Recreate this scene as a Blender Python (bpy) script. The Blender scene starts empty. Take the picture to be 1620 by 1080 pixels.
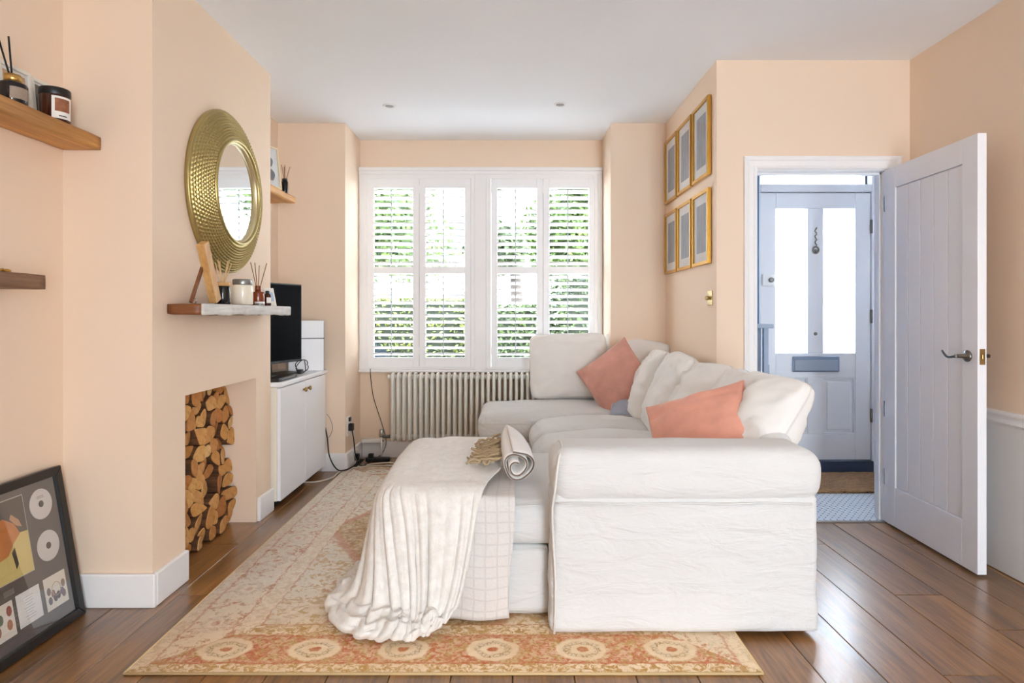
import bpy, bmesh, math, random
from mathutils import Vector, Matrix, noise

# ------------------------------------------------------------------ camera, sky, light
scene = bpy.context.scene
COL = scene.collection
CAM_H = 1.175
cam_data = bpy.data.cameras.new('camera')
cam_data.sensor_width = 36.0
cam_data.lens = 1020 / 1620 * 36.0
cam_data.shift_x = -1 / 1620
cam_data.shift_y = -43 / 1620
cam_data.clip_start = 0.05
cam_data.clip_end = 200
cam = bpy.data.objects.new('camera', cam_data)
cam.location = (0, 0, CAM_H)
cam.rotation_euler = (math.pi / 2, 0, 0)
COL.objects.link(cam)
scene.camera = cam

world = bpy.data.worlds.new('daylight')
scene.world = world
world.use_nodes = True
wn = world.node_tree.nodes
wn['Background'].inputs['Color'].default_value = (0.80, 0.905, 1.0, 1)
wn['Background'].inputs['Strength'].default_value = 24.0

def lamp(name, kind, loc, rot, energy, color=(1, 1, 1), **kw):
    d = bpy.data.lights.new(name, kind)
    d.energy = energy
    d.color = color
    for k, v in kw.items():
        setattr(d, k, v)
    o = bpy.data.objects.new(name, d)
    o.location = loc
    o.rotation_euler = rot
    COL.objects.link(o)
    return o
R = math.radians
# sun over the roof from the garden side: lights the street side greenery and the garden
lamp('sun', 'SUN', (0, -6, 12), (R(40), 0, R(-18)), 4.0, (1.0, 0.95, 0.88), angle=R(2))
# sky portals: guide the sampling of the daylight coming in at the street window and an unseen rear opening added for fill
def portal(name, loc, rot, sx, sy):
    o = lamp(name, 'AREA', loc, rot, 1.0, shape='RECTANGLE', size=sx, size_y=sy)
    o.data.cycles.is_portal = True
portal('street_window_portal', (-.26, 5.47, 1.55), (R(-90), 0, 0), 1.95, 1.66)
portal('rear_fill_portal', (1.3, -2.68, 1.05), (R(90), 0, 0), 1.0, 2.1)

vs = scene.view_settings
vs.view_transform = 'Standard'
vs.look = 'None'
vs.gamma = 1.0
vs.use_curve_mapping = False
vs.exposure = 0.33
scene.cycles.max_bounces = 16
scene.cycles.diffuse_bounces = 10

# ------------------------------------------------------------------ helpers
rnd = random.Random(7)

def lin(c):
    return tuple(((v / 255) / 12.92 if v / 255 <= 0.04045 else ((v / 255 + 0.055) / 1.055) ** 2.4) for v in c)

class NT:
    """small node graph helper"""
    def __init__(s, name):
        s.m = bpy.data.materials.new(name)
        s.m.use_nodes = True
        s.t = s.m.node_tree
        s.b = s.t.nodes['Principled BSDF']
        s.out = s.t.nodes['Material Output']
    def n(s, typ, **kw):
        x = s.t.nodes.new(typ)
        for k, v in kw.items():
            setattr(x, k, v)
        return x
    def l(s, a, b):
        s.t.links.new(a, b)
    def val(s, sock, v):
        if hasattr(v, 'is_linked') or isinstance(v, bpy.types.NodeSocket):
            s.l(v, sock)
        else:
            sock.default_value = v
    def math(s, op, a, b=0.0, c=None, clamp=False):
        x = s.n('ShaderNodeMath', operation=op, use_clamp=clamp)
        s.val(x.inputs[0], a)
        s.val(x.inputs[1], b)
        if c is not None:
            s.val(x.inputs[2], c)
        return x.outputs[0]
    def mix(s, f, a, b, blend='MIX'):
        x = s.n('ShaderNodeMix', data_type='RGBA', blend_type=blend)
        s.val(x.inputs[0], f)
        for i, v in ((6, a), (7, b)):
            if isinstance(v, (tuple, list)):
                x.inputs[i].default_value = (*v[:3], 1)
            else:
                s.l(v, x.inputs[i])
        return x.outputs[2]
    def coord(s, which='Object'):
        return s.n('ShaderNodeTexCoord').outputs[which]
    def mapping(s, vec, scale=(1, 1, 1), loc=(0, 0, 0), rot=(0, 0, 0)):
        x = s.n('ShaderNodeMapping')
        s.l(vec, x.inputs[0])
        s.val(x.inputs['Location'], loc)
        x.inputs['Rotation'].default_value = rot
        x.inputs['Scale'].default_value = scale
        return x.outputs[0]
    def noise(s, vec, scale=5, detail=3, rough=0.5, dist=0.0, out='Fac'):
        x = s.n('ShaderNodeTexNoise')
        s.l(vec, x.inputs['Vector'])
        x.inputs['Scale'].default_value = scale
        x.inputs['Detail'].default_value = detail
        x.inputs['Roughness'].default_value = rough
        x.inputs['Distortion'].default_value = dist
        return x.outputs[out]
    def voro(s, vec, scale=5, feature='F1', out='Distance', rand=1.0):
        x = s.n('ShaderNodeTexVoronoi', feature=feature)
        s.l(vec, x.inputs['Vector'])
        x.inputs['Scale'].default_value = scale
        x.inputs['Randomness'].default_value = rand
        return x.outputs[out]
    def ramp(s, fac, stops):
        x = s.n('ShaderNodeValToRGB')
        e = x.color_ramp.elements
        while len(e) < len(stops):
            e.new(0.5)
        for i, (p, c) in enumerate(stops):
            e[i].position = p
            e[i].color = (*c[:3], 1) if isinstance(c, (tuple, list)) else (c, c, c, 1)
        s.l(fac, x.inputs[0])
        return x.outputs[0]
    def step(s, v, lo, hi):
        x = s.n('ShaderNodeMapRange', clamp=True)
        s.val(x.inputs[0], v)
        x.inputs[1].default_value = lo
        x.inputs[2].default_value = hi
        return x.outputs[0]
    def bump(s, h, strength=0.3, dist=0.01):
        x = s.n('ShaderNodeBump')
        x.inputs['Strength'].default_value = strength
        x.inputs['Distance'].default_value = dist
        s.l(h, x.inputs['Height'])
        s.l(x.outputs[0], s.b.inputs['Normal'])
    def rand(s):
        return s.n('ShaderNodeObjectInfo').outputs['Random']

MATS = {}
def mat(name, rgb, rough=0.6, metal=0.0, var=0.0, vscale=6, bump=0.0, bscale=80, bdist=0.002, spec=None, sheen=0.0, coat=0.0):
    g = NT(name)
    c = lin(rgb)
    b = g.b
    b.inputs['Base Color'].default_value = (*c, 1)
    b.inputs['Roughness'].default_value = rough
    b.inputs['Metallic'].default_value = metal
    if spec is not None:
        b.inputs['Specular IOR Level'].default_value = spec
    if sheen:
        b.inputs['Sheen Weight'].default_value = sheen
    if coat:
        b.inputs['Coat Weight'].default_value = coat
    if var or bump:
        v = g.coord('Object')
        if var:
            f = g.noise(v, vscale, 4, 0.6)
            g.l(g.mix(f, tuple(x * (1 - var) for x in c), tuple(min(1, x * (1 + var)) for x in c)), b.inputs['Base Color'])
        if bump:
            g.bump(g.noise(v, bscale, 4, 0.6), bump, bdist)
    MATS[name] = g.m
    return g.m

def tag(o, label=None, cat=None, group=None, kind=None):
    if label: o['label'] = label
    if cat: o['category'] = cat
    if group: o['group'] = group
    if kind: o['kind'] = kind
    return o

def thing(name, label, cat, loc=(0, 0, 0), rotz=0.0, group=None, kind=None):
    o = bpy.data.objects.new(name, None)
    o.empty_display_size = 0.05
    o.location = loc
    o.rotation_euler = (0, 0, rotz)
    COL.objects.link(o)
    return tag(o, label, cat, group, kind)

def struct(name, loc=(0, 0, 0)):
    o = bpy.data.objects.new(name, None)
    o.location = loc
    COL.objects.link(o)
    o['kind'] = 'structure'
    return o

def root_of(o):
    while o.parent:
        o = o.parent
    return o

class MB:
    def __init__(s):
        s.v = []; s.f = []; s.mi = []; s.sm = []
    def add(s, vs_, fs, mi=0, smooth=False):
        k = len(s.v)
        s.v.extend(tuple(p) for p in vs_)
        for f in fs:
            s.f.append(tuple(i + k for i in f)); s.mi.append(mi); s.sm.append(smooth)
        return s
    def box(s, x0, x1, y0, y1, z0, z1, mi=0, M=None):
        p = [(x0, y0, z0), (x1, y0, z0), (x1, y1, z0), (x0, y1, z0), (x0, y0, z1), (x1, y0, z1), (x1, y1, z1), (x0, y1, z1)]
        if M is not None:
            p = [tuple(M @ Vector(q)) for q in p]
        return s.add(p, [(0, 3, 2, 1), (4, 5, 6, 7), (0, 1, 5, 4), (1, 2, 6, 5), (2, 3, 7, 6), (3, 0, 4, 7)], mi)
    def prism(s, poly, axis, a0, a1, mi=0, smooth=False):
        """poly: 2d points; axis 'x': (y,z), 'y': (x,z), 'z': (x,y)"""
        def P(p, a):
            return {'x': (a, p[0], p[1]), 'y': (p[0], a, p[1]), 'z': (p[0], p[1], a)}[axis]
        n = len(poly)
        vs_ = [P(p, a0) for p in poly] + [P(p, a1) for p in poly]
        k = len(s.v)
        s.add(vs_, [(i, (i + 1) % n, n + (i + 1) % n, n + i) for i in range(n)], mi, smooth)
        s.f.append(tuple(k + i for i in range(n))[::-1]); s.mi.append(mi); s.sm.append(False)
        s.f.append(tuple(k + n + i for i in range(n))); s.mi.append(mi); s.sm.append(False)
        return s
    def tube(s, path, r, n=8, closed=False, mi=0, cap=True, radii=None):
        P = [Vector(p) for p in path]
        m = len(P)
        k = len(s.v)
        up = None
        rings = []
        for i in range(m):
            if closed:
                t = P[(i + 1) % m] - P[i - 1]
            else:
                t = P[min(i + 1, m - 1)] - P[max(i - 1, 0)]
            if t.length < 1e-9: t = Vector((0, 0, 1))
            t.normalize()
            if up is None:
                up = Vector((0, 0, 1)) if abs(t.z) < 0.9 else Vector((1, 0, 0))
            a = t.cross(up)
            if a.length < 1e-6: a = t.orthogonal()
            a.normalize()
            b = a.cross(t).normalized()
            up = b
            rr = radii[i] if radii else r
            rings.append([tuple(P[i] + (a * math.cos(q) + b * math.sin(q)) * rr) for q in (2 * math.pi * j / n for j in range(n))])
        vs_ = [p for ring in rings for p in ring]
        fs = []
        for i in range(m if closed else m - 1):
            for j in range(n):
                a0 = i * n + j; a1 = i * n + (j + 1) % n
                b0 = ((i + 1) % m) * n + j; b1 = ((i + 1) % m) * n + (j + 1) % n
                fs.append((a0, a1, b1, b0))
        s.add(vs_, fs, mi, True)
        if cap and not closed:
            s.f.append(tuple(k + j for j in range(n))[::-1]); s.mi.append(mi); s.sm.append(False)
            s.f.append(tuple(k + (m - 1) * n + j for j in range(n))); s.mi.append(mi); s.sm.append(False)
        return s
    def lathe(s, prof, c=(0, 0, 0), axis='z', n=32, mi=0, smooth=True):
        """prof: (radius, height)"""
        vs_ = []; fs = []
        for (r, h) in prof:
            for j in range(n):
                q = 2 * math.pi * j / n
                a, b = max(r, 1e-5) * math.cos(q), max(r, 1e-5) * math.sin(q)
                vs_.append({'z': (c[0] + a, c[1] + b, c[2] + h), 'x': (c[0] + h, c[1] + a, c[2] + b), 'y': (c[0] + b, c[1] + h, c[2] + a)}[axis])
        for i in range(len(prof) - 1):
            for j in range(n):
                fs.append((i * n + j, i * n + (j + 1) % n, (i + 1) * n + (j + 1) % n, (i + 1) * n + j))
        return s.add(vs_, fs, mi, smooth)
    def soft(s, x0, x1, y0, y1, z0, z1, r, res=0.04, fn=None, mi=0):
        """rounded box as a fine lattice; fn(p, uvw) moves each point"""
        H = ((x1 - x0) / 2, (y1 - y0) / 2, (z1 - z0) / 2)
        C = Vector(((x0 + x1) / 2, (y0 + y1) / 2, (z0 + z1) / 2))
        N = [max(4, int(2 * h / res)) for h in H]
        rr = [min(r, h * 0.99) for h in H]
        idx = {}
        vs_ = []; fs = []
        def V(i, j, k):
            key = (i, j, k)
            if key in idx: return idx[key]
            u = [2 * a / n - 1 for a, n in zip(key, N)]
            p = [h * a for h, a in zip(H, u)]
            q = [max(-(h - c), min(h - c, a)) for h, c, a in zip(H, rr, p)]
            d = [(a - b) / c for a, b, c in zip(p, q, rr)]
            L = math.sqrt(sum(a * a for a in d))
            if L > 1e-9:
                p = [b + a / L * c for a, b, c in zip(d, q, rr)]
            P = Vector(p) + C
            if fn: P = Vector(fn(P, u))
            idx[key] = len(vs_); vs_.append(tuple(P))
            return idx[key]
        for a, b, c in ((0, 1, 2), (1, 2, 0), (2, 0, 1)):
            for side in (0, N[c]):
                for i in range(N[a]):
                    for j in range(N[b]):
                        q = []
                        for (di, dj) in ((0, 0), (1, 0), (1, 1), (0, 1)):
                            key = [0, 0, 0]; key[a] = i + di; key[b] = j + dj; key[c] = side
                            q.append(V(*key))
                        fs.append(tuple(q) if side else tuple(q[::-1]))
        return s.add(vs_, fs, mi, True)
    def mesh(s, name, mats, off=(0, 0, 0)):
        me = bpy.data.meshes.new(name)
        o = Vector(off)
        me.from_pydata([tuple(Vector(p) - o) for p in s.v], [], s.f)
        for m in (mats if isinstance(mats, (list, tuple)) else [mats]):
            me.materials.append(m)
        me.polygons.foreach_set('material_index', s.mi)
        me.polygons.foreach_set('use_smooth', s.sm)
        me.update()
        return me
    def build(s, name, mats, parent=None, bevel=0.0, segs=2, subsurf=0, local=False, loc=None):
        off = (0, 0, 0)
        if parent is not None and not local:
            off = root_of(parent).location
        if loc is not None: off = loc
        me = s.mesh(name, mats, off)
        o = bpy.data.objects.new(name, me)
        COL.objects.link(o)
        if parent is not None: o.parent = parent
        if loc is not None: o.location = loc
        finish(o, bevel, segs, subsurf)
        return o

def finish(o, bevel=0.0, segs=2, subsurf=0):
    if bevel:
        b = o.modifiers.new('edge', 'BEVEL')
        b.width = bevel; b.segments = segs; b.limit_method = 'ANGLE'; b.angle_limit = R(35)
        b.harden_normals = False
    if subsurf:
        b = o.modifiers.new('smooth', 'SUBSURF')
        b.levels = subsurf; b.render_levels = subsurf

def put(me, name, parent, loc, rot=(0, 0, 0), bevel=0.0):
    """another object on shared mesh data"""
    o = bpy.data.objects.new(name, me)
    o.location = loc; o.rotation_euler = rot
    COL.objects.link(o)
    o.parent = parent
    if bevel: finish(o, bevel)
    return o

def frame_matrix(loc, normal, roll=0.0):
    z = Vector(normal).normalized()
    y = (Vector((0, 0, 1)) - z * z.z)
    y = y.normalized() if y.length > 1e-4 else Vector((0, 1, 0))
    x = y.cross(z)
    M = Matrix((x, y, z)).transposed().to_4x4()
    M = M @ Matrix.Rotation(roll, 4, 'Z')
    M.translation = Vector(loc)
    return M

def nz(p, s, k=0.0):
    return noise.noise(Vector((p[0] * s + k, p[1] * s - k * 0.7, p[2] * s + k * 1.3)))

# ------------------------------------------------------------------ materials
PEACH = (234, 213, 191)
def paint(name, rgb, rough=0.75, spec=0.3):
    g = NT(name)
    c = lin(rgb)
    v = g.coord('Object')
    f = g.noise(v, 1.3, 3, 0.5)
    g.l(g.mix(f, tuple(x * 0.985 for x in c), tuple(min(1, x * 1.015) for x in c)), g.b.inputs['Base Color'])
    g.b.inputs['Roughness'].default_value = rough
    g.b.inputs['Specular IOR Level'].default_value = spec
    g.bump(g.noise(v, 140, 2, 0.5), 0.08, 0.001)
    return g.m
M_PEACH = paint('peach_wall_paint', PEACH)
M_CEIL = paint('ceiling_paint', (240, 244, 249), 0.85, 0.2)
M_TRIM = mat('white_trim_paint', (240, 240, 241), 0.38, var=0.01)
M_DOORW = mat('white_door_paint', (236, 236, 240), 0.42, bump=0.05, bscale=60)
M_SHUT = mat('white_shutter_paint', (243, 244, 246), 0.4)
M_WAINS = mat('white_wainscot_paint', (228, 228, 227), 0.5)
M_BLUE = paint('blue_hall_paint', (92, 124, 160))
M_FDOOR = mat('cool_white_door_paint', (224, 226, 231), 0.4, bump=0.04, bscale=50)  # near-white paint; a trace of the hall's bluish daylight is in its colour
M_RAD = mat('radiator_enamel', (226, 224, 216), 0.35)
M_CHROME = mat('chrome', (190, 190, 190), 0.2, 1.0)
M_PEWTER = mat('pewter_metal', (128, 124, 120), 0.32, 1.0)
M_BRASS = mat('aged_brass', (168, 140, 92), 0.35, 1.0)
M_BLACK = mat('black_plastic', (18, 18, 19), 0.4)
M_SCREEN = mat('television_glass', (3, 3, 4), 0.5, spec=0.03)
M_WHITEP = mat('white_plastic', (232, 232, 230), 0.4)
M_CAB = mat('white_cabinet_lacquer', (236, 238, 242), 0.35)
M_CABEDGE = mat('cream_cabinet_edge', (232, 226, 212), 0.5)
M_DARKGAP = mat('dark_shadow_gap', (30, 26, 24), 0.9)
M_TIN = mat('brushed_tin', (150, 150, 148), 0.35, 1.0)
M_REED = mat('pale_reed', (214, 178, 128), 0.8, var=0.1)
M_REEDB = mat('brown_reed', (140, 100, 62), 0.8, var=0.1)
M_BLACKREED = mat('black_reed', (22, 18, 17), 0.7)
M_PAPER = mat('white_paper', (236, 233, 226), 0.8)
M_CREAMP = mat('cream_paper', (232, 224, 206), 0.8)
M_GREYP = mat('grey_print', (150, 150, 150), 0.8, var=0.25, vscale=9)

def wood(name, dark, light, scale=1.0, axis='y', rough=0.45, randomize=False, bump=0.15, ring=1.0, knots=False, spec=0.5, coat=0.0):
    g = NT(name)
    v = g.coord('Object')
    if randomize:
        r = g.rand()
        comb = g.n('ShaderNodeCombineXYZ')
        g.l(g.math('MULTIPLY', r, 37.0), comb.inputs[0])
        g.l(g.math('MULTIPLY', r, 91.0), comb.inputs[1])
        g.l(g.math('MULTIPLY', r, 13.0), comb.inputs[2])
        add = g.n('ShaderNodeVectorMath', operation='ADD')
        g.l(v, add.inputs[0]); g.l(comb.outputs[0], add.inputs[1])
        v = add.outputs[0]
    sc = {'x': (0.07, 1, 1), 'y': (1, 0.07, 1), 'z': (1, 1, 0.07)}[axis]
    m = g.mapping(v, tuple(a * scale for a in sc))
    warp = g.noise(m, 3.0, 3, 0.55, 0.4)
    m2v = g.n('ShaderNodeVectorMath', operation='MULTIPLY_ADD')
    g.l(m, m2v.inputs[0]); m2v.inputs[1].default_value = (1, 1, 1)
    cx = g.n('ShaderNodeCombineXYZ')
    for i in range(3): g.l(g.math('MULTIPLY', warp, 0.28 * ring), cx.inputs[i])
    g.l(cx.outputs[0], m2v.inputs[2])
    fine = g.noise(m2v.outputs[0], 34, 6, 0.65)
    broad = g.noise(m2v.outputs[0], 6, 3, 0.5)
    f = g.math('ADD', g.math('MULTIPLY', fine, 0.55), g.math('MULTIPLY', broad, 0.55))
    dk, lt = lin(dark), lin(light)
    mid = tuple((a + b) / 2 for a, b in zip(dk, lt))
    c = g.ramp(f, [(0.3, dk), (0.52, mid), (0.72, lt)])
    if knots:
        kv = g.mapping(v, (3.2, 0.75, 1))
        k = g.voro(kv, 1.0, 'F1')
        kk = g.step(k, 0.075, 0.02)
        c = g.mix(g.math('MULTIPLY', kk, 0.7), c, tuple(x * 0.35 for x in dk))
        # dark streaky checks along the grain
        ch = g.noise(g.mapping(v, (9, 0.55, 1)), 2.2, 4, 0.6, 0.6)
        c = g.mix(g.math('MULTIPLY', g.step(ch, 0.66, 0.74), 0.5), c, tuple(x * 0.5 for x in dk))
    if randomize:
        t = g.math('MULTIPLY_ADD', r, 0.36, 0.8)
        hs = g.n('ShaderNodeHueSaturation')
        g.l(c, hs.inputs['Color']); g.l(t, hs.inputs['Value'])
        c = hs.outputs[0]
    g.l(c, g.b.inputs['Base Color'])
    g.l(g.math('MULTIPLY_ADD', fine, 0.2, rough - 0.1), g.b.inputs['Roughness'])
    g.b.inputs['Specular IOR Level'].default_value = spec
    if coat:
        g.b.inputs['Coat Weight'].default_value = coat
        g.b.inputs['Coat Roughness'].default_value = 0.2
    g.bump(fine, bump, 0.002)
    return g.m
M_FLOOR = wood('oak_plank', (62, 37, 16), (166, 116, 64), 2.2, 'y', 0.32, True, 0.35, knots=True, spec=0.55, coat=.6)
M_SHELF = wood('rustic_shelf_wood', (136, 84, 34), (218, 164, 94), 1.6, 'y', 0.55)
M_SHELFD = wood('dark_shelf_wood', (84, 44, 20), (140, 84, 44), 2.0, 'x', 0.5)
M_SHELFG = wood('weathered_shelf_wood', (96, 66, 44), (150, 112, 82), 2.0, 'y', 0.6)
M_PALEEDGE = wood('pale_live_edge', (168, 164, 158), (232, 230, 226), 2.2, 'y', 0.6, bump=0.4)  # pale tone of the mantel's front edge
M_PINE = wood('light_pine', (176, 128, 70), (222, 178, 116), 2.5, 'z', 0.55)
M_CORK = mat('cork_collar', (196, 152, 98), 0.7, var=0.15, vscale=60)

def glass(name, tint=(1, 1, 1), refl=0.06, rough=0.02, fres=.5):
    g = NT(name)
    t = g.t
    tr = g.n('ShaderNodeBsdfTransparent'); tr.inputs[0].default_value = (*tint, 1)
    gl = g.n('ShaderNodeBsdfGlossy'); gl.inputs['Roughness'].default_value = rough
    lw = g.n('ShaderNodeLayerWeight'); lw.inputs[0].default_value = 0.25
    mx = g.n('ShaderNodeMixShader')
    g.l(g.math('MULTIPLY_ADD', lw.outputs['Fresnel'], fres, refl * 0.3), mx.inputs[0])
    g.l(tr.outputs[0], mx.inputs[1]); g.l(gl.outputs[0], mx.inputs[2])
    g.l(mx.outputs[0], g.out.inputs[0])
    return g.m
M_GLASS = glass('clear_glass', refl=0.0, fres=.05)
M_PICGLASS = glass('picture_glass', (0.97, 0.98, 1.0), 0.03, fres=.18)
def frosted(name):
    g = NT(name)
    tl = g.n('ShaderNodeBsdfTranslucent'); tl.inputs[0].default_value = (0.95, 0.97, 1.0, 1)
    df = g.n('ShaderNodeBsdfDiffuse'); df.inputs[0].default_value = (0.9, 0.92, 0.95, 1)
    mx = g.n('ShaderNodeMixShader'); mx.inputs[0].default_value = 0.1
    g.l(tl.outputs[0], mx.inputs[1]); g.l(df.outputs[0], mx.inputs[2])
    g.l(mx.outputs[0], g.out.inputs[0])
    return g.m
M_FROST = frosted('frosted_glass')
def mirror_mat():
    g = NT('mirror_silver')
    g.b.inputs['Metallic'].default_value = 1; g.b.inputs['Roughness'].default_value = 0.02
    g.b.inputs['Base Color'].default_value = (0.86, 0.89, 0.9, 1)
    return g.m
M_MIRROR = mirror_mat()
M_GOLDM = mat('hammered_gold', (176, 158, 104), 0.34, 0.85, var=0.1, vscale=5)
M_GOLDRIM = mat('pale_gold_rim', (214, 200, 158), 0.3, 0.9)
M_GOLDF = mat('gold_leaf_frame', (200, 152, 66), 0.3, 0.85, var=0.12, vscale=14)

def fabric(name, rgb, rough=0.85, weave=420, var=0.03, sheen=0.2, bump=0.25, wrinkle=0.0):
    g = NT(name)
    c = lin(rgb)
    v = g.coord('Object')
    f = g.noise(v, 3.0, 4, 0.6)
    g.l(g.mix(f, tuple(x * (1 - var) for x in c), tuple(min(1, x * (1 + var)) for x in c)), g.b.inputs['Base Color'])
    g.b.inputs['Roughness'].default_value = rough
    g.b.inputs['Specular IOR Level'].default_value = 0.2
    g.b.inputs['Sheen Weight'].default_value = sheen
    h = g.math('MULTIPLY', g.noise(v, weave, 2, 0.5), 0.15)
    if wrinkle:
        w = g.noise(g.mapping(v, (2.2, 2.2, 7.0)), 2.3, 4, 0.55, 0.8)
        h = g.math('ADD', h, g.math('MULTIPLY', w, wrinkle))
    g.bump(h, bump, 0.006)
    return g.m
M_SOFA = fabric('white_slipcover', (218, 218, 217), wrinkle=2.6, bump=0.95)
M_PILLOW = fabric('white_cushion_cotton', (232, 230, 226), wrinkle=0.8, bump=0.4)
M_PIPE = fabric('white_piping', (220, 217, 211), var=0.02)
def velvet(name, rgb):
    g = NT(name)
    c = lin(rgb)
    v = g.coord('Object')
    f = g.noise(v, 7, 4, 0.6, 0.3)
    g.l(g.mix(g.step(f, 0.35, 0.7), tuple(x * 0.9 for x in c), tuple(min(1, x * 1.1) for x in c)), g.b.inputs['Base Color'])
    g.b.inputs['Roughness'].default_value = 0.75
    g.b.inputs['Sheen Weight'].default_value = 0.5
    g.b.inputs['Sheen Roughness'].default_value = 0.4
    g.b.inputs['Sheen Tint'].default_value = (1, 0.8, 0.72, 1)
    g.bump(g.noise(v, 14, 3, 0.6, 0.5), 0.2, 0.01)
    return g.m
M_VELVET = velvet('coral_velvet', (206, 150, 135))
M_VELVET2 = velvet('bright_coral_velvet', (216, 152, 131))

# ------------------------------------------------------------------ the room shell
CEIL = 2.608
XL, XA, XC, XR = -1.81, -1.76, -1.45, 2.24       # near alcove wall, far alcove wall, chimney face, right wall
YC0, YC1 = 2.595, 3.86                           # chimney breast along the room
YAL, YW = 4.834, 5.31                            # alcove front wall, window wall
XB0, XB1 = -1.255, 0.737                         # bay
XP = 1.15                                        # picture wall
YD = 3.636                                       # doorway wall
YH = 4.81                                        # front door plane
YBACK = -2.6

def shell(name, boxes, m, bevel=0.0):
    mb = MB()
    for b in boxes: mb.box(*b)
    o = mb.build(name, m, None, bevel)
    o['kind'] = 'structure'
    return o

# floor: dark sub-floor with oak planks laid along the room, each plank its own piece
floor = shell('floor', [(-2.1, 2.36, YBACK - .1, 5.4, -.12, -.016)], M_DARKGAP)
PW = 0.2
plank_meshes = {}
def plank_mesh(w, L):
    key = (round(w, 3), round(L, 2))
    if key not in plank_meshes:
        mb = MB().box(-w / 2 + .0012, w / 2 - .0012, .0012, L - .0012, -.016, 0)
        me = mb.mesh('plank', M_FLOOR)
        bm = bmesh.new(); bm.from_mesh(me)
        es = [e for e in bm.edges if all(v.co.z > -.001 for v in e.verts)]
        bmesh.ops.bevel(bm, geom=es, offset=.0016, segments=1, affect='EDGES')
        bm.to_mesh(me); bm.free()
        plank_meshes[key] = me
    return plank_meshes[key]
prnd = random.Random(11)
for i in range(-17, 6):
    x0 = 1.2 + PW * i; x1 = x0 + PW
    x0 = max(x0, -2.08); x1 = min(x1, XR - .002)
    if x1 - x0 < .02: continue
    def limit(xm):
        if xm < XL: return (2.86, 3.64)
        if xm < XA: return (-.6, YC0) if xm < XC else (-.6, 4.83)
        if xm < XC: return (-.6, 4.83)
        if xm > XP: return (-.6, YD + .02)
        if XB0 < xm < XB1: return (-.6, YW)
        return (-.6, YAL)
    lo, hi = limit((x0 + x1) / 2)
    y = lo - prnd.choice((0, .3, .6, .9, 1.2)) if lo < 0 else lo
    joints = []
    while y < hi - .01:
        L = prnd.choice((1.2, 1.5, 1.8, 2.1))
        e = min(y + L, hi)
        if hi - e < .25: e = hi
        put(plank_mesh(x1 - x0, e - y), 'plank', floor, ((x0 + x1) / 2, y, 0))
        y = e

# hall floor: small white mosaic with blue grey dashes
def mosaic():
    g = NT('hall_mosaic')
    v = g.mapping(g.coord('Object'), (1, 1, 1), (0, 0, 0), (0, 0, R(38)))
    b = g.n('ShaderNodeTexBrick')
    g.l(v, b.inputs['Vector'])
    b.inputs['Scale'].default_value = 1.0
    b.inputs['Brick Width'].default_value = 0.06
    b.inputs['Row Height'].default_value = 0.022
    b.inputs['Mortar Size'].default_value = 0.0035
    b.inputs['Color1'].default_value = (*lin((246, 248, 250)), 1)
    b.inputs['Color2'].default_value = (*lin((232, 238, 244)), 1)
    b.inputs['Mortar'].default_value = (*lin((92, 112, 138)), 1)
    g.l(b.outputs['Color'], g.b.inputs['Base Color'])
    g.b.inputs['Roughness'].default_value = 0.3
    return g.m
o = shell('floor_hall', [(1.2, 2.9, YD + .022, 4.95, -.1, -.001)], mosaic())
shell('trim_1', [(1.372, 2.11, YD - .006, YD + .021, -.016, .006)], mat('door_threshold_bar', (128, 118, 110), 0.4, 0.6))

ceil = shell('ceiling', [(-2.1, 2.9, YBACK - .1, 5.55, CEIL, CEIL + .1)], M_CEIL)
shell('wall_left', [(XL - .15, XL, YBACK, YC0, -.016, CEIL)], M_PEACH)
cb = MB()
OY0, OY1, OZ = 2.855, 3.643, .815
# chimney breast as one skin with the fireplace opening
pts = []
cb.box(-2.12, XC, YC0, OY0, -.016, CEIL)
cb.box(-2.12, XC, OY1, YC1, -.016, CEIL)
cb.box(-2.12, XC, OY0, OY1, OZ, CEIL)
cb.box(-2.22, -2.06, OY0, OY1, -.016, OZ)
o = cb.build('wall_chimney_breast', M_PEACH); o['kind'] = 'structure'
shell('wall_left_far', [(XA - .2, XA, YC1, YAL, -.016, CEIL)], M_PEACH)
o = shell('wall_front', [(XA - .2, XB0, YAL, 5.5, -.016, CEIL), (XB1, 1.27, YAL, 5.5, -.016, CEIL),
      (XB0, XB1, YW, 5.5, -.016, .705), (XB0, XB1, YW, 5.5, 2.372, CEIL)], M_PEACH)
shell('wall_right_inner', [(XP, XP + .12, YD + .12, YAL, -.016, CEIL)], M_PEACH)
DX0, DX1, DZ = 1.380, 2.107, 1.985
shell('wall_doorway', [(XP, DX0 - .02, YD, YD + .12, -.016, CEIL), (DX1 + .02, 2.9, YD, YD + .12, -.016, CEIL), (DX0 - .02, DX1 + .02, YD, YD + .12, DZ + .02, CEIL)], M_PEACH)
shell('wall_right', [(XR, XR + .12, YBACK, YD, -.016, CEIL)], M_PEACH)
shell('wall_back', [(XL - .15, 0.8, YBACK - .1, YBACK, -.016, CEIL), (1.8, XR + .12, YBACK - .1, YBACK, -.016, CEIL), (0.8, 1.8, YBACK - .1, YBACK, 2.1, CEIL)], M_PEACH)  # unseen opening added in this wall, sized for fill light on the room
FX0, FX1 = 1.838, 2.735                            # front door frame
shell('wall_hall_front', [(1.27, FX0, YH, 4.98, -.016, CEIL), (FX1, 2.9, YH, 4.98, -.016, CEIL), (FX0, FX1, YH, 4.98, 2.42, CEIL)], M_BLUE)
shell('wall_hall_right', [(2.80, 2.9, YD + .12, YH, -.016, CEIL)], paint('hall_white_paint', (226, 230, 238)))
shell('wall_hall_left', [(XP + .12, XP + .14, YD + .12, YH, -.016, CEIL)], M_BLUE)

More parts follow.
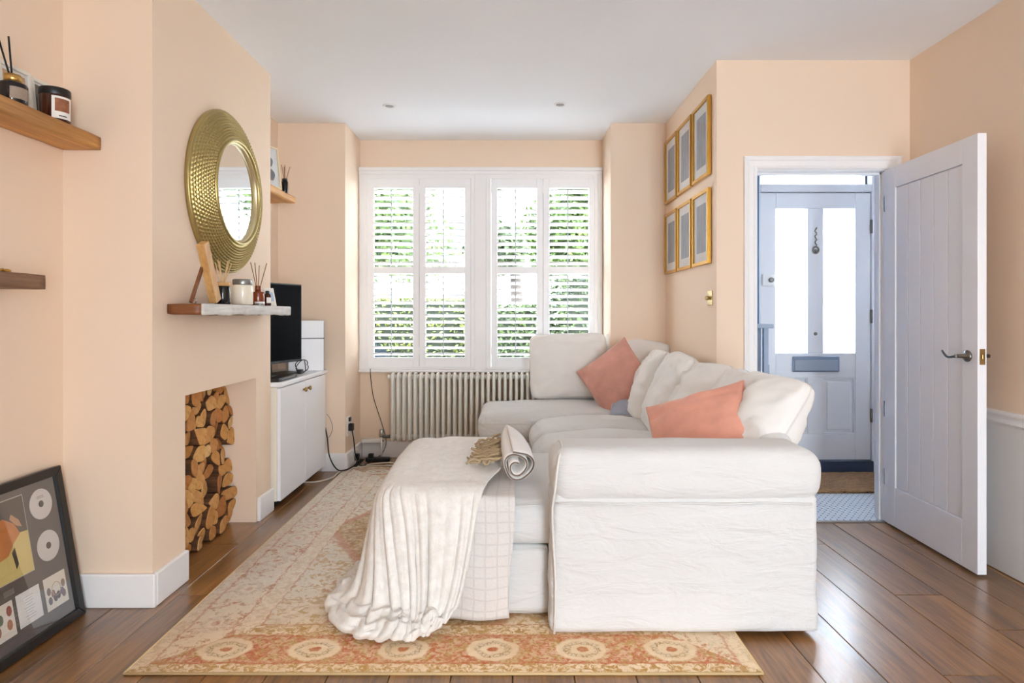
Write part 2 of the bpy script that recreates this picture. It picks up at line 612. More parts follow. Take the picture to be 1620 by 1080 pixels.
# skirting boards
SK, ST = .135, .02
def skirt(name, boxes): return shell(name, [(a, b, c, d, 0, SK) for (a, b, c, d) in boxes], M_TRIM, .006)
skirt('baseboard_left', [(XL, XL + ST, YBACK, YC0 - ST)])
skirt('baseboard_chimney_side', [(XL + ST, XC + ST, YC0 - ST, YC0)])
skirt('baseboard_chimney_near', [(XC, XC + ST, YC0 + .0005, OY0 - .001)])
skirt('baseboard_chimney_far', [(XC, XC + ST, OY1 + .012, YC1 + .01)])
skirt('baseboard_alcove', [(XA + .33, XB0 + ST, YAL - ST, YAL)])
skirt('baseboard_bay_left', [(XB0, XB0 + ST, YAL + .0005, YW - ST)])
skirt('baseboard_bay', [(XB0 + ST, XB1, YW - ST, YW)])
skirt('baseboard_doorway', [(XP - .0, DX0 - .085, YD - ST, YD)])

# right wall: dado rail over a white painted board
shell('wall_right_panelling', [(XR - .014, XR - .0005, -1.0, YD, .004, .672)], M_WAINS)
mb = MB().prism([(XR, .735), (XR - .028, .735), (XR - .032, .727), (XR - .03, .718), (XR - .02, .712), (XR - .018, .70), (XR - .026, .692), (XR - .026, .684), (XR - .016, .672), (XR, .672)], 'y', -1.0, YD - .001)
o = mb.build('trim_2', M_TRIM); o['kind'] = 'structure'

# doorway lining and architrave
lin_ = MB()
lin_.box(DX0 - .02, DX0, YD - .002, YD + .122, 0, DZ); lin_.box(DX1, DX1 + .02, YD + .0, YD + .122, 0, DZ); lin_.box(DX0 - .02, DX1 + .02, YD - .002, YD + .122, DZ, DZ + .02)
lin_.box(DX0, DX0 + .012, YD + .05, YD + .085, 0, DZ); lin_.box(DX1 - .012, DX1, YD + .05, YD + .085, 0, DZ); lin_.box(DX0, DX1, YD + .05, YD + .085, DZ - .012, DZ)
o = lin_.build('trim_3', M_TRIM, None, .002); o['kind'] = 'structure'
def strike(parent):
    MB().box(DX0 - .001, DX0 + .0015, YD + .012, YD + .03, .95, 1.01).build('strike_plate', M_PEWTER, parent)
strike(o)
AW = .072
def arch_profile(w):   # distance across, height out of the wall
    return [(0, 0), (0, .016), (.006, .02), (.014, .017), (.02, .012), (.045, .014), (.052, .019), (w - .008, .022), (w, .018), (w, 0)]
ar = MB()
pr = arch_profile(AW)
def sweep_arch(mb, x0, x1, z1, y, z0=0.0):
    """mitred architrave round an opening"""
    path = [(x0, z0, -1, 0), (x0, z1, -1, 1), (x1, z1, 1, 1), (x1, z0, 1, 0)]
    rings = []
    for (x, z, sx, sz) in path:
        rings.append([(x + sx * d, y - h, z + sz * d) for d, h in pr])
    n = len(pr)
    vs_ = [p for r_ in rings for p in r_]
    fs = [(i * n + j, i * n + j + 1, (i + 1) * n + j + 1, (i + 1) * n + j) for i in range(3) for j in range(n - 1)]
    mb.add(vs_, fs)
sweep_arch(ar, DX0 - .006, DX1 + .006, DZ + .006, YD - .0005)
o = ar.build('trim_4', M_TRIM); o['kind'] = 'structure'

# ------------------------------------------------------------------ window with sashes behind plantation shutters
YS = 5.27
win = struct('window_1', (0, YW, .7))
wf = MB()
WX0, WX1, WZ0, WZ1 = XB0 + .003, XB1 - .003, .725, 2.372
wf.box(WX0, WX1, 5.255, 5.40, WZ1 - .045, WZ1)
wf.box(WX0, WX0 + .05, 5.255, 5.40, WZ0, WZ1 - .045)
wf.box(WX1 - .045, WX1, 5.255, 5.40, WZ0, WZ1 - .045)
wf.box(-.31, -.215, 5.255, 5.40, WZ0, WZ1 - .045)
wf.box(WX0 + .05, -.31, 5.255, 5.40, WZ0, WZ0 + .012); wf.box(-.215, WX1 - .045, 5.255, 5.40, WZ0, WZ0 + .012)
wf.build('window_frame', M_TRIM, win, .004)
cr = MB().box(WX0 - .0, WX1 + .0, 5.238, 5.255, WZ1 - .03, WZ1 - .002).box(WX0, WX1, 5.246, 5.255, WZ1 - .06, WZ1 - .03)
cr.build('head_moulding', M_TRIM, win, .004)
for a, b in ((WX0 + .05, -.31), (-.215, WX1 - .045)):
    m = MB()
    m.box(a, a + (.0225 if a < -1 else .0375), 5.25, 5.30, WZ0 + .012, WZ1 - .045)
    m.box(b - (.0295 if b < 0 else .0225), b, 5.25, 5.30, WZ0 + .012, WZ1 - .045)
    m.box(a + .001, b - .001, 5.251, 5.30, 2.279, WZ1 - .045)
    m.box(a + .001, b - .001, 5.251, 5.30, WZ0 + .012, .748)
    m.build('shutter_surround', M_TRIM, win, .002)
    for z0, z1, yy in ((WZ0 + .012, 1.55, 5.345), (1.51, WZ1 - .045, 5.375)):
        s_ = MB()
        s_.box(a, a + .045, yy, yy + .025, z0, z1); s_.box(b - .045, b, yy, yy + .025, z0, z1)
        s_.box(a + .045, b - .045, yy, yy + .025, z0, z0 + .05); s_.box(a + .045, b - .045, yy, yy + .025, z1 - .04, z1)
        sash = s_.build('sash', M_TRIM, win, .003)
        MB().box(a + .04, b - .04, yy + .01, yy + .014, z0 + .04, z1 - .03).build('pane', M_GLASS, sash)
MB().box(WX0 - .0, WX1, 5.225, 5.34, .705, .725).build('window_sill', M_TRIM, win, .006)

M_ROD = mat('backlit_tilt_rod', (176, 180, 186), .5)  # rods look grey only against the light; that shade is in the colour
def shutter(x0, w, label):
    z0, z1 = .746, 2.281
    H = z1 - z0
    root = thing('window_shutter', label, 'shutter', (x0, YS, z0), 0, 'plantation shutters')
    d = .014
    sw = .052
    mid0, mid1 = .76, .818
    for nm, bx in (('stile', (0.001, sw, -d, d, 0, H)), ('stile', (w - sw, w - .001, -d, d, 0, H)),
                   ('rail', (sw, w - sw, -d, d, 0, .078)), ('rail', (sw, w - sw, -d, d, mid0, mid1)), ('rail', (sw, w - sw, -d, d, H - .078, H))):
        MB().box(*bx).build(nm, M_SHUT, root, .002, local=True)
    L = w - 2 * sw - .004
    prof = [(.031 * math.cos(q), .0052 * math.sin(q)) for q in (2 * math.pi * i / 12 for i in range(12))]
    sl = MB().prism(prof, 'x', -L / 2, L / 2, 0, True).mesh('louvre', M_SHUT)
    for (a, b, n) in ((.078, mid0, 13), (mid1, H - .078, 12)):
        p = (b - a) / n
        for i in range(n):
            put(sl, 'louvre', root, (w / 2, 0, a + p * (i + .5)), (R(-21), 0, 0))
        xr = w / 2 - .012
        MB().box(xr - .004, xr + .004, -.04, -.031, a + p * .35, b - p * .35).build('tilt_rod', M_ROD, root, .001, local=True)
    MB().box(w - .006, w + .006, d + .0005, d + .007, .003, H - .003).build('closing_bead', M_SHUT, root, local=True)
    for zz in (.1, H - .12):
        MB().box(-.003, .006, -d - .004, -d, zz, zz + .06).build('hinge', M_SHUT, root, .001, local=True)
    return root
shutter(-1.183, .421, 'white plantation shutter leaf furthest left, beside the left bay wall')
shutter(-.761, .421, 'white plantation shutter leaf just left of the central window post')
shutter(-.176, .424, 'white plantation shutter leaf just right of the central window post')
shutter(.249, .424, 'white plantation shutter leaf furthest right, behind the white sofa cushion')

# ------------------------------------------------------------------ front door at the end of the hall
fd = struct('door_1', ((FX0 + FX1) / 2, YH, 0))
f_ = MB()
f_.box(FX0, FX0 + .012, YH + .0, YH + .14, 0, 2.42); f_.box(FX0 + .012, FX0 + .035, YH + .06, YH + .14, 0, 2.42); f_.box(FX1 - .075, FX1 - .055, YH + .06, YH + .14, 0, 2.36); f_.box(FX0 + .012, FX1 - .055, YH + .06, YH + .14, 2.06, 2.088); f_.box(FX1 - .055, FX1, YH, YH + .14, 0, 2.42)
f_.box(FX0 + .012, FX1 - .055, YH, YH + .14, 2.36, 2.42); f_.box(FX0 + .012, FX1 - .055, YH, YH + .14, 2.088, 2.145)
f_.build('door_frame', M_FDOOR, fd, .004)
MB().box(FX0 + .01, FX1 - .05, YH + .06, YH + .066, 2.14, 2.365).build('fanlight_pane', M_FROST, fd)
MB().box(FX0 + .012, FX1 - .055, YH - .03, YH + .14, 0, .086).build('door_sill', mat('dark_blue_sill', (46, 60, 84), 0.5), fd, .006)
LX0, LX1, LZ0, LZ1 = FX0 + .015, FX1 - .058, .088, 2.084
leaf = MB()
d0, d1 = YH + .012, YH + .056
st = .115
g1 = 1.2 * 0 + .885                                # bottom of the glass
gt = 1.965
lw = LX1 - LX0
mx0, mx1 = LX0 + lw / 2 - .06, LX0 + lw / 2 + .06
leaf.box(LX0, LX0 + st, d0, d1, LZ0, LZ1); leaf.box(LX1 - st, LX1, d0, d1, LZ0, LZ1)
leaf.box(LX0 + st, LX1 - st, d0, d1, gt, LZ1); leaf.box(LX0 + st, LX1 - st, d0, d1, .70, g1); leaf.box(LX0 + st, LX1 - st, d0, d1, LZ0, .28)
leaf.box(mx0, mx1, d0, d1, .28, .70); leaf.box(mx0, mx1, d0, d1, g1, gt)
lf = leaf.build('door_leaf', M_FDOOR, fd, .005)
for a, b in ((LX0 + st, mx0), (mx1, LX1 - st)):
    MB().box(a - .003, b + .003, d0 + .018, d0 + .024, g1 - .003, gt + .003).build('glass_pane', M_FROST, lf)
    m = MB()
    m.box(a, b, d0 + .016, d0 + .03, .28, .70)
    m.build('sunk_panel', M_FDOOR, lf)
    m = MB().box(a + .03, b - .03, d0 + .008, d0 + .018, .31, .67)
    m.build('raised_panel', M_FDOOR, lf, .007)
    for q in ((a, b, .28, .29), (a, b, .69, .70), (a, a + .01, .29, .69), (b - .01, b, .29, .69)):
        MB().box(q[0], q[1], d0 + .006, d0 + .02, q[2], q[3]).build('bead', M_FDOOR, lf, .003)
M_STEEL = mat('satin_steel', (150, 160, 176), 0.35, 0.8)
lp = MB().box(LX0 + lw / 2 - .175, LX0 + lw / 2 + .175, d0 - .014, d0, .745, .862).build('letter_plate', mat('grey_letter_plate', (118, 130, 150), 0.4, 0.6), lf, .006)
MB().box(LX0 + lw / 2 - .16, LX0 + lw / 2 + .16, d0 - .018, d0 - .012, .755, .835).build('letter_flap', M_STEEL, lp, .004)
MB().lathe([(0, -.008), (.011, -.008), (.013, 0), (.013, .01)], (LX0 + lw / 2, d0, 1.03), 'y', 16).build('spyhole', M_PEWTER, lf)
nl = MB().box(LX0 + .008, LX0 + .098, d0 - .02, d0, 1.385, 1.475).build('night_latch', M_WHITEP, lf, .008)
MB().lathe([(0, -.045), (.018, -.045), (.02, -.038), (.02, -.03), (.012, -.028), (.012, -.02)], (LX0 + .068, d0, 1.43), 'y', 18).build('turn_knob', M_TIN, nl)
MB().box(LX0 + .03, LX0 + .065, d0 - .012, d0, .72, .80).build('lock_plate', M_STEEL, lf, .008)
for zz in (.42, 1.16, 1.83):
    MB().tube([(LX1 + .002, d0 - .008, zz - .05), (LX1 + .002, d0 - .008, zz + .05)], .009, 10).build('hinge', M_PEWTER, fd)

# key shaped sign hanging on the middle rail
ks = thing('door_charm', 'small grey key shaped charm on the front door', 'ornament', (LX0 + lw / 2, d0, 1.6))
m = MB()
xm = LX0 + lw / 2
m.tube([(xm + .022 * math.cos(q), d0 - .006, 1.655 + .026 * math.sin(q)) for q in (2 * math.pi * i / 20 for i in range(20))], .006, 6, True)
m.build('ring', M_PEWTER, ks)
m = MB().tube([(xm + .008 * math.sin(k * 1.9), d0 - .006, 1.68 + .013 * k) for k in range(12)], .005, 6)
m.build('shaft', M_PEWTER, ks)
m = MB().lathe([(0, -.008), (.011, -.006), (.012, 0)], (xm, d0, 1.65), 'y', 12)
m.build('centre_boss', M_PEWTER, ks)

# ------------------------------------------------------------------ open white living room door, hinged on the right of the doorway
door = struct('door_2', (2.092, YD - .008, 0))
DW, DH, DT = .752, 1.972, .04
door.rotation_euler = (0, 0, R(-91.3))                # leaf local x runs from the hinge
def dlocal(nm, mb, m, parent, bevel=0.0): return mb.build(nm, m, parent, bevel, local=True)
# local: x 0..DW from hinge, y thickness (0 = face seen from the room, facing -x of the room), z up
zb, zt = .012, .012 + DH
s0, s1, r0, r1 = .105, .105, .215, .115
fr = MB()
fr.box(0, s0, 0, DT, zb, zt); fr.box(DW - s1, DW, 0, DT, zb, zt); fr.box(s0, DW - s1, 0, DT, zb, zb + r0); fr.box(s0, DW - s1, 0, DT, zt - r1, zt)
leaf2 = dlocal('door_leaf', fr, M_DOORW, door, .003)
pw = (DW - s0 - s1) / 5
for i in range(5):
    dlocal('board', MB().box(s0 + pw * i + .0015, s0 + pw * (i + 1) - .0015, .006, DT - .006, zb + r0 + .002, zt - r1 - .002), M_DOORW, leaf2, .0035)
for side in (0, 1):
    yy = -.001 if side == 0 else DT + .001
    sg = -1 if side == 0 else 1
    hd = dlocal('door_handle', MB().lathe([(0, 0), (.026, 0), (.027, sg * .006), (.024, sg * .01), (.01, sg * .012), (.009, sg * .05), (0, sg * .05)], (DW - .062, yy, .985), 'y', 28), M_PEWTER, leaf2)
    pth = []; rad = []
    for k in range(12):
        t_ = k / 11
        pth.append((DW - .062 - .115 * t_, yy + sg * (.05 - .006 * t_), .985 - .012 * math.sin(t_ * math.pi * 1.2) + .012 * t_ * t_ + .006 * math.sin(t_ * 6.2)))
        rad.append(.0095 - .005 * t_)
    dlocal('lever', MB().tube(pth, .009, 10, radii=rad), M_PEWTER, hd)
lt = dlocal('latch_plate', MB().box(DW - .001, DW + .0015, DT / 2 - .012, DT / 2 + .012, .95, 1.02), M_BRASS, leaf2)
dlocal('latch_bolt', MB().box(DW + .001, DW + .01, DT / 2 - .006, DT / 2 + .006, .975, .997), M_BRASS, lt, .002)
for zz in (.22, .6, 1.75):
    dlocal('hinge', MB().box(-.004, .008, -.002, .012, zz, zz + .09), M_CHROME, door, .002)

# downlights in the ceiling
for x, y, lab in ((-.847, 4.43, 'recessed round ceiling spotlight on the left, above the left window'), (.324, 4.40, 'recessed round ceiling spotlight on the right, above the right window')):
    t = thing('ceiling_spotlight', lab, 'spotlight', (x, y, CEIL), 0, 'recessed ceiling spotlights')
    MB().lathe([(.030, .0), (.030, -.004), (.036, -.007), (.043, -.005), (.045, 0)], (x, y, CEIL), 'z', 32).build('bezel', M_WHITEP, t)
    MB().lathe([(.0, -.001), (.018, -.002), (.03, -.003)], (x, y, CEIL), 'z', 24).build('lamp_lens', mat('lamp_lens', (150, 150, 152), 0.2), t)

# gold switch plate on the picture wall
t = thing('light_switch', 'small brass light switch plate below the gold picture frames', 'switch', (XP, 3.74, 1.27))
pl = MB().box(XP - .007, XP, 3.70, 3.786, 1.227, 1.313).build('switch_plate', mat('polished_brass_plate', (214, 196, 150), 0.25, 0.9), t, .003)
MB().lathe([(0, -.03), (.011, -.03), (.013, -.026), (.013, -.014), (.009, -.012), (.009, -.006)], (XP, 3.743, 1.27), 'x', 20).build('dimmer_knob', M_BRASS, pl)

# ------------------------------------------------------------------ rug
def rug_material():
    g = NT('faded_oriental_rug')
    v = g.coord('Object')
    nv = g.noise(v, 22, 3, 0.6, out='Color')
    warp = g.n('ShaderNodeVectorMath', operation='MULTIPLY_ADD')
    sub = g.n('ShaderNodeVectorMath', operation='SUBTRACT'); g.l(nv, sub.inputs[0]); sub.inputs[1].default_value = (.5, .5, .5)
    g.l(sub.outputs[0], warp.inputs[0]); warp.inputs[1].default_value = (.035, .035, 0); g.l(v, warp.inputs[2])
    sp = g.n('ShaderNodeSeparateXYZ'); g.l(warp.outputs[0], sp.inputs[0])
    ax = g.math('ABSOLUTE', sp.outputs[0]); ay = g.math('ABSOLUTE', sp.outputs[1])
    dx = g.math('SUBTRACT', 1.04, ax); dy = g.math('SUBTRACT', 1.415, ay)
    d = g.math('MINIMUM', dx, dy)
    side = g.math('LESS_THAN', dx, dy)            # 1 along the long sides
    cream, sand, gold, terra, sage, ochre = (lin(c) for c in ((238, 231, 216), (210, 192, 158), (184, 148, 86), (190, 110, 74), (220, 217, 206), (160, 122, 66)))
    t = g.n('ShaderNodeMix'); 
    g.l(side, t.inputs[0]); g.l(sp.outputs[0], t.inputs[2]); g.l(sp.outputs[1], t.inputs[3])
    tt = t.outputs[0]
    per = .31
    a = g.math('MULTIPLY', g.math('SUBTRACT', g.math('FRACT', g.math('DIVIDE', tt, per)), .5), per)
    b = g.math('SUBTRACT', d, .145)
    r = g.math('SQRT', g.math('ADD', g.math('MULTIPLY', a, a), g.math('MULTIPLY', g.math('MULTIPLY', b, b), 1.5)))
    fl = g.voro(v, 34, 'F1'); fl2 = g.voro(v, 60, 'DISTANCE_TO_EDGE'); fine = g.noise(v, 75, 3, .7); broad = g.noise(v, 2.2, 3, .6)
    # border ground: terracotta on the ends, faded cream down the sides
    gr_end = g.mix(g.step(fl, .5, .68), terra, gold)
    gr_side = g.mix(g.step(g.noise(v, 17, 4, .7, 1.4), .50, .57), g.mix(g.step(broad, .4, .6), cream, sage), g.mix(g.step(fine, .46, .54), lin((188, 158, 116)), terra))
    ground = g.mix(side, gr_end, gr_side)
    # leafy figures between the medallions
    leaf = g.step(g.noise(v, 34, 5, .7, 1.6), .47, .56)
    ground = g.mix(g.math('MULTIPLY', leaf, g.math('MULTIPLY_ADD', side, .3, .55)), ground, cream)
    ring = g.step(r, .095, .085)
    med = g.mix(g.step(r, .07, .062), cream, g.mix(g.step(r, .045, .04), g.mix(g.step(fl2, .03, .08), ochre, sage), g.mix(g.step(r, .022, .017), cream, terra)))
    med = g.mix(g.math('MULTIPLY', side, .6), med, ground)
    border = g.mix(ring, ground, med)
    # field
    cs = g.math('ADD', g.math('MULTIPLY', ax, 1.0), g.math('MULTIPLY', ay, .55))
    fbase = g.mix(g.step(broad, .35, .65), sage, cream)
    ffig = g.mix(g.step(g.noise(v, 18, 5, .7, 1.5), .5, .56), fbase, g.mix(g.step(fine, .4, .6), sand, gold))
    ffig = g.mix(g.math('MULTIPLY', g.step(g.noise(v, 13, 4, .7, 2.0), .6, .64), .7), ffig, terra)
    medal = g.mix(g.step(g.noise(v, 26, 5, .7, 1.0), .42, .58), ochre, g.mix(g.step(fl, .3, .5), gold, sand))
    field = g.mix(g.step(cs, .80, .74), ffig, medal)
    edge_line = g.math('MULTIPLY', g.step(cs, .73, .75), g.step(cs, .80, .78))
    field = g.mix(g.math('MULTIPLY', edge_line, .6), field, terra)
    guard = g.mix(g.step(g.noise(v, 40, 4, .7, 1.0), .45, .55), gold, cream)
    guard = g.mix(g.math('MULTIPLY', side, .6), guard, cream)
    col = g.mix(g.step(d, .245, .25), border, g.mix(g.step(d, .315, .32), guard, field))
    col = g.mix(g.step(d, .052, .048), col, guard)
    for c0, w in ((.058, .007), (.236, .005), (.322, .004)):
        ln = g.step(g.math('ABSOLUTE', g.math('SUBTRACT', d, c0)), w, w * .5)
        col = g.mix(g.math('MULTIPLY', ln, g.math('MULTIPLY_ADD', side, -.25, .75)), col, terra)
    # wear: patches faded towards sand
    wear = g.math('MULTIPLY', g.step(g.noise(v, 7, 5, .75), .38, .60), .38)
    col = g.mix(g.math('MULTIPLY', wear, g.math('MULTIPLY_ADD', side, -.55, 1.0)), col, g.mix(side, g.mix(.5, sand, gold), cream))
    col = g.mix(g.math('MULTIPLY', g.step(fine, .45, .7), .3), col, cream)
    bias = g.step(sp.outputs[1], -.7, -1.2)          # near end and right stay golden; paler rest is fading plus painted window glare
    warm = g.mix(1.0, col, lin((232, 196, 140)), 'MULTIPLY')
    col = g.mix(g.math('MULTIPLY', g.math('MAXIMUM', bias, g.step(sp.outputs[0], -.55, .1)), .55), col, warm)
    g.l(col, g.b.inputs['Base Color'])
    g.b.inputs['Roughness'].default_value = .9
    g.b.inputs['Specular IOR Level'].default_value = .15
    g.b.inputs['Sheen Weight'].default_value = .15
    g.bump(g.math('ADD', fine, g.math('MULTIPLY', fl, .4)), .5, .004)
    return g.m
RX0, RX1, RY0, RY1 = -1.265, .815, 2.10, 4.93
rug = thing('area_rug', 'faded gold and terracotta oriental rug under the white sofa', 'rug', ((RX0 + RX1) / 2, (RY0 + RY1) / 2, 0))
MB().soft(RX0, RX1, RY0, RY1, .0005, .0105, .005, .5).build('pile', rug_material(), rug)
bpath = [(RX0, RY0, .005), (RX1, RY0, .005), (RX1, RY1, .005), (RX0, RY1, .005)]
m = MB()
for i in range(4): m.tube([bpath[i], bpath[(i + 1) % 4]], .0048, 6)
m.build('bound_edge', mat('rug_binding', (206, 178, 130), .9), rug)

# ------------------------------------------------------------------ column radiator
rad = thing('column_radiator', 'off-white column radiator under the shuttered window', 'radiator', (-.2, 5.19, 0))
sec = MB()
ya, yb, za, zb_ = -.048, .048, .165, .70
path = []
for k in range(9): q = math.pi * k / 8; path.append((0, -.048 * math.cos(q), .675 + .025 * math.sin(q)))
for k in range(9): q = math.pi * k / 8; path.append((0, .048 * math.cos(q), .19 - .025 * math.sin(q)))
sec.tube(path, .0128, 8, True)
for zz in (.672, .192): sec.tube([(-.0225, 0, zz), (.0225, 0, zz)], .02, 10)
sec.tube([(0, -.03, .685), (0, .03, .685)], .017, 8); sec.tube([(0, -.03, .18), (0, .03, .18)], .017, 8)
secm = sec.mesh('section', M_RAD)
NSEC = 34
for i in range(NSEC):
    put(secm, 'section', rad, (-.96 + .045 * i + .2, 0, 0))
MB().tube([(-1.005, 5.19, .672), (-.982, 5.19, .672)], .017, 14).build('end_plug', M_RAD, rad)
vl = MB().tube([(-.985, 5.19, .192), (-1.01, 5.19, .192), (-1.045, 5.19, .192), (-1.05, 5.19, .19)], .012, 10).build('valve', M_PEWTER, rad)
MB().lathe([(.0, .19), (.016, .19), (.018, .2), (.018, .24), (.012, .25), (0, .25)], (-1.055, 5.19, 0), 'z', 16).build('valve_cap', M_CHROME, vl)
MB().tube([(-1.055, 5.19, .19), (-1.055, 5.19, .0)], .008, 10).build('pipe', M_WHITEP, rad)

# ------------------------------------------------------------------ television cabinet in the far alcove
CX, CY0, CY1, CZ = -1.395, 3.872, 4.812, .765
cab = thing('media_cabinet', 'white two-door cabinet in the alcove beside the chimney breast', 'cabinet', (-1.57, (CY0 + CY1) / 2, 0))
MB().box(XA + .002, CX - .022, CY0, CY1, .05, CZ - .03).build('body', M_CABEDGE, cab, .002)
MB().box(XA + .02, CX - .06, CY0 + .01, CY1 - .01, 0, .05).build('plinth', M_DARKGAP, cab)
MB().box(XA + .002, CX + .012, CY0 - .008, CY1 + .008, CZ - .028, CZ).build('worktop', M_CAB, cab, .006)
ym = (CY0 + CY1) / 2
for a, b, k in ((CY0 + .003, ym - .0015, 1), (ym + .0015, CY1 - .003, -1)):
    dr = MB().box(CX - .021, CX, a, b, .052, CZ - .036).build('door', M_CAB, cab, .002)
    yk = (b - .045) if k == 1 else (a + .045)
    MB().lathe([(0, .026), (.012, .026), (.016, .022), (.016, .016), (.008, .01), (.007, 0)], (CX, yk, .675), 'x', 20).build('knob', M_BRASS, dr)

tv = thing('television', 'black flat television standing on the white cabinet', 'television', (-1.6, 4.22, CZ), math.atan2(-.21, .63) * 0)
ax_ = Vector((-1.72, 3.95)); bx_ = Vector((-1.492, 4.56))
dv = (bx_ - ax_).normalized(); nv_ = Vector((dv.y, -dv.x))
def tvp(u, w, z): q = ax_ + dv * u + nv_ * w; return (q.x, q.y, z)
TWD = (bx_ - ax_).length
def tvbox(u0, u1, w0, w1, z0, z1):
    p = [tvp(u0, w0, z0), tvp(u1, w0, z0), tvp(u1, w1, z0), tvp(u0, w1, z0), tvp(u0, w0, z1), tvp(u1, w0, z1), tvp(u1, w1, z1), tvp(u0, w1, z1)]
    return MB().add(p, [(0, 1, 2, 3), (4, 7, 6, 5), (0, 4, 5, 1), (1, 5, 6, 2), (2, 6, 7, 3), (3, 7, 4, 0)])
tvbox(0, TWD, -.022, 0, .845, 1.385).build('panel', M_BLACK, tv, .003)
tvbox(.008, TWD - .008, 0, .0015, .862, 1.376).build('screen', M_SCREEN, tv)
tvbox(.06, TWD - .06, -.05, -.022, .9, 1.2).build('rear_housing', M_BLACK, tv, .01)
tvbox(TWD / 2 - .04, TWD / 2 + .04, -.03, -.01, CZ + .01, .86).build('stand_neck', M_BLACK, tv, .003)
tvbox(.08, TWD - .06, -.09, .07, CZ + .0005, CZ + .014).build('stand_base', M_BLACK, tv, .005)

t = thing('set_top_box', 'thin black box lying on the cabinet in front of the television', 'electronics', (-1.46, 4.06, CZ))
MB().box(-1.505, -1.41, 3.9, 4.22, CZ + .0005, CZ + .022).build('casing', M_BLACK, t, .004)
MB().box(-1.4095, -1.4085, 3.93, 4.18, CZ + .008, CZ + .014).build('front_strip', M_TIN, t)
t = thing('coiled_cable', 'looped black cable lying on the cabinet beside the television', 'cable', (-1.46, 4.5, CZ))
m = MB()
pts = []
for k in range(60):
    q = k / 59 * math.pi * 4
    pts.append((-1.47 + .012 * math.sin(q * 1.7) + .02 * math.cos(q), 4.50 + .045 * math.cos(q), CZ + .05 + .043 * math.sin(q)))
m.tube(pts, .003, 6); m.build('cord', M_BLACK, t)
MB().box(-1.48, -1.45, 4.42, 4.47, CZ + .0005, CZ + .03).build('adapter', M_BLACK, t, .004)

t = thing('white_panel_box', 'upright white box with a dark seam, standing behind the television', 'box', (-1.50, 4.70, CZ), R(22))
MB().box(-.13, .115, -.05, .045, .001, .232).build('lower_panel', M_CAB, t, .003, local=True)
MB().box(-.13, .115, -.05, .045, .238, .365).build('upper_panel', M_CAB, t, .003, local=True)
MB().box(-.125, .118, -.046, .05, .001, .36).build('dark_back', M_BLACK, t, .003, local=True)

# ------------------------------------------------------------------ wooden shelves
def shelf(name, label, x0, x1, y0, y1, z0, z1, m, seed=0, live=None):
    t = thing(name, label, 'shelf', ((x0 + x1) / 2, (y0 + y1) / 2, z0))
    def wob(P, u):
        P = P.copy()
        P.x += .004 * nz(P, 7, seed) * (1 if u[0] > .5 else 0)
        P.z += .0025 * nz(P, 9, seed + 5)
        return P
    MB().soft(x0, x1, y0, y1, z0, z1, .004, .03, wob).build('board', m, t)
    return t
shelf('wall_shelf', 'thick brown wooden shelf highest on the left wall, holding diffuser and candle', XL + .001, -1.656, 1.2, YC0 - .002, 1.834, 1.887, M_SHELF, 1)
shelf('wall_shelf', 'short dark weathered wooden shelf below the candle shelf on the left wall', XL + .001, -1.656, 1.2, 2.29, 1.263, 1.316, M_SHELFG, 2)
shelf('wall_shelf', 'wooden shelf in the far alcove above the television', XA + .001, -1.513, YC1 + .002, 4.5, 1.947, 1.99, M_SHELF, 3)
# mantel: brown board with a pale live edge towards the room
t = thing('mantel_shelf', 'floating wooden mantel shelf with pale live edge under the round mirror', 'shelf', (-1.37, 3.23, 1.172))
def wob(P, u):
    P = P.copy()
    if u[2] < 0: P.z += .006 * nz(P, 6, 3) + .004 * nz(P, 19, 3)
    return P
MB().soft(XC + .001, -1.304, 2.70, 3.76, 1.172, 1.22, .004, .03, wob).build('board', M_SHELFD, t)
def wob2(P, u):
    P = P.copy()
    if u[2] < 0: P.z += .006 * nz(P, 6, 3) + .004 * nz(P, 19, 3)
    if u[0] > 0: P.x += .005 * nz(P, 12, 8) + .004 * nz(P, 33, 2)
    return P
MB().soft(-1.306, -1.290, 2.699, 3.761, 1.1715, 1.2205, .005, .012, wob2).build('live_edge', M_PALEEDGE, t)

# ------------------------------------------------------------------ round mirror on the chimney breast
mc = Vector((XC, 3.245, 1.785))
mir = thing('round_mirror', 'large round mirror in a beaded gold dished frame above the mantel', 'mirror', tuple(mc))
def ring_mesh(r0, r1, fn, nr, na):
    vs_ = []; fs = []
    for i in range(nr + 1):
        r = r0 + (r1 - r0) * i / nr
        for j in range(na):
            q = 2 * math.pi * j / na
            vs_.append((mc.x + fn(r, q), mc.y + r * math.cos(q), mc.z + r * math.sin(q)))
    for i in range(nr):
        for j in range(na):
            fs.append((i * na + j, i * na + (j + 1) % na, (i + 1) * na + (j + 1) % na, (i + 1) * na + j))
    return vs_, fs
def dome(r): 
    t_ = (r - .262) / (.392 - .262)
    return .074 - .05 * t_ ** 1.5
NB, ROWS = 108, 10
def beads(r, q):
    t_ = (r - .270) / (.394 - .270) * ROWS
    row = math.floor(t_)
    if row < 0 or row >= ROWS: return dome(r)
    u = (t_ - row) * 2 - 1
    a = (q / (2 * math.pi) * NB + .5 * row) % 1 * 2 - 1
    h = max(0, 1 - u * u) * (0.35 + .65 * max(0, 1 - a * a))
    return dome(r) + .012 * h - .003
m = MB(); m.add(*ring_mesh(.262, .396, beads, 72, NB * 5), smooth=True)
fr_ = m.build('beaded_frame', M_GOLDM, mir)
MB().lathe([(.394, .024), (.399, .024), (.403, .019), (.403, .008), (.40, .001), (.2, .001)], tuple(mc), 'x', 160).build('outer_rim', M_GOLDM, mir)
MB().lathe([(.236, .055), (.237, .066), (.241, .071), (.246, .073)], tuple(mc), 'x', 160).build('inner_rim', M_GOLDRIM, mir)
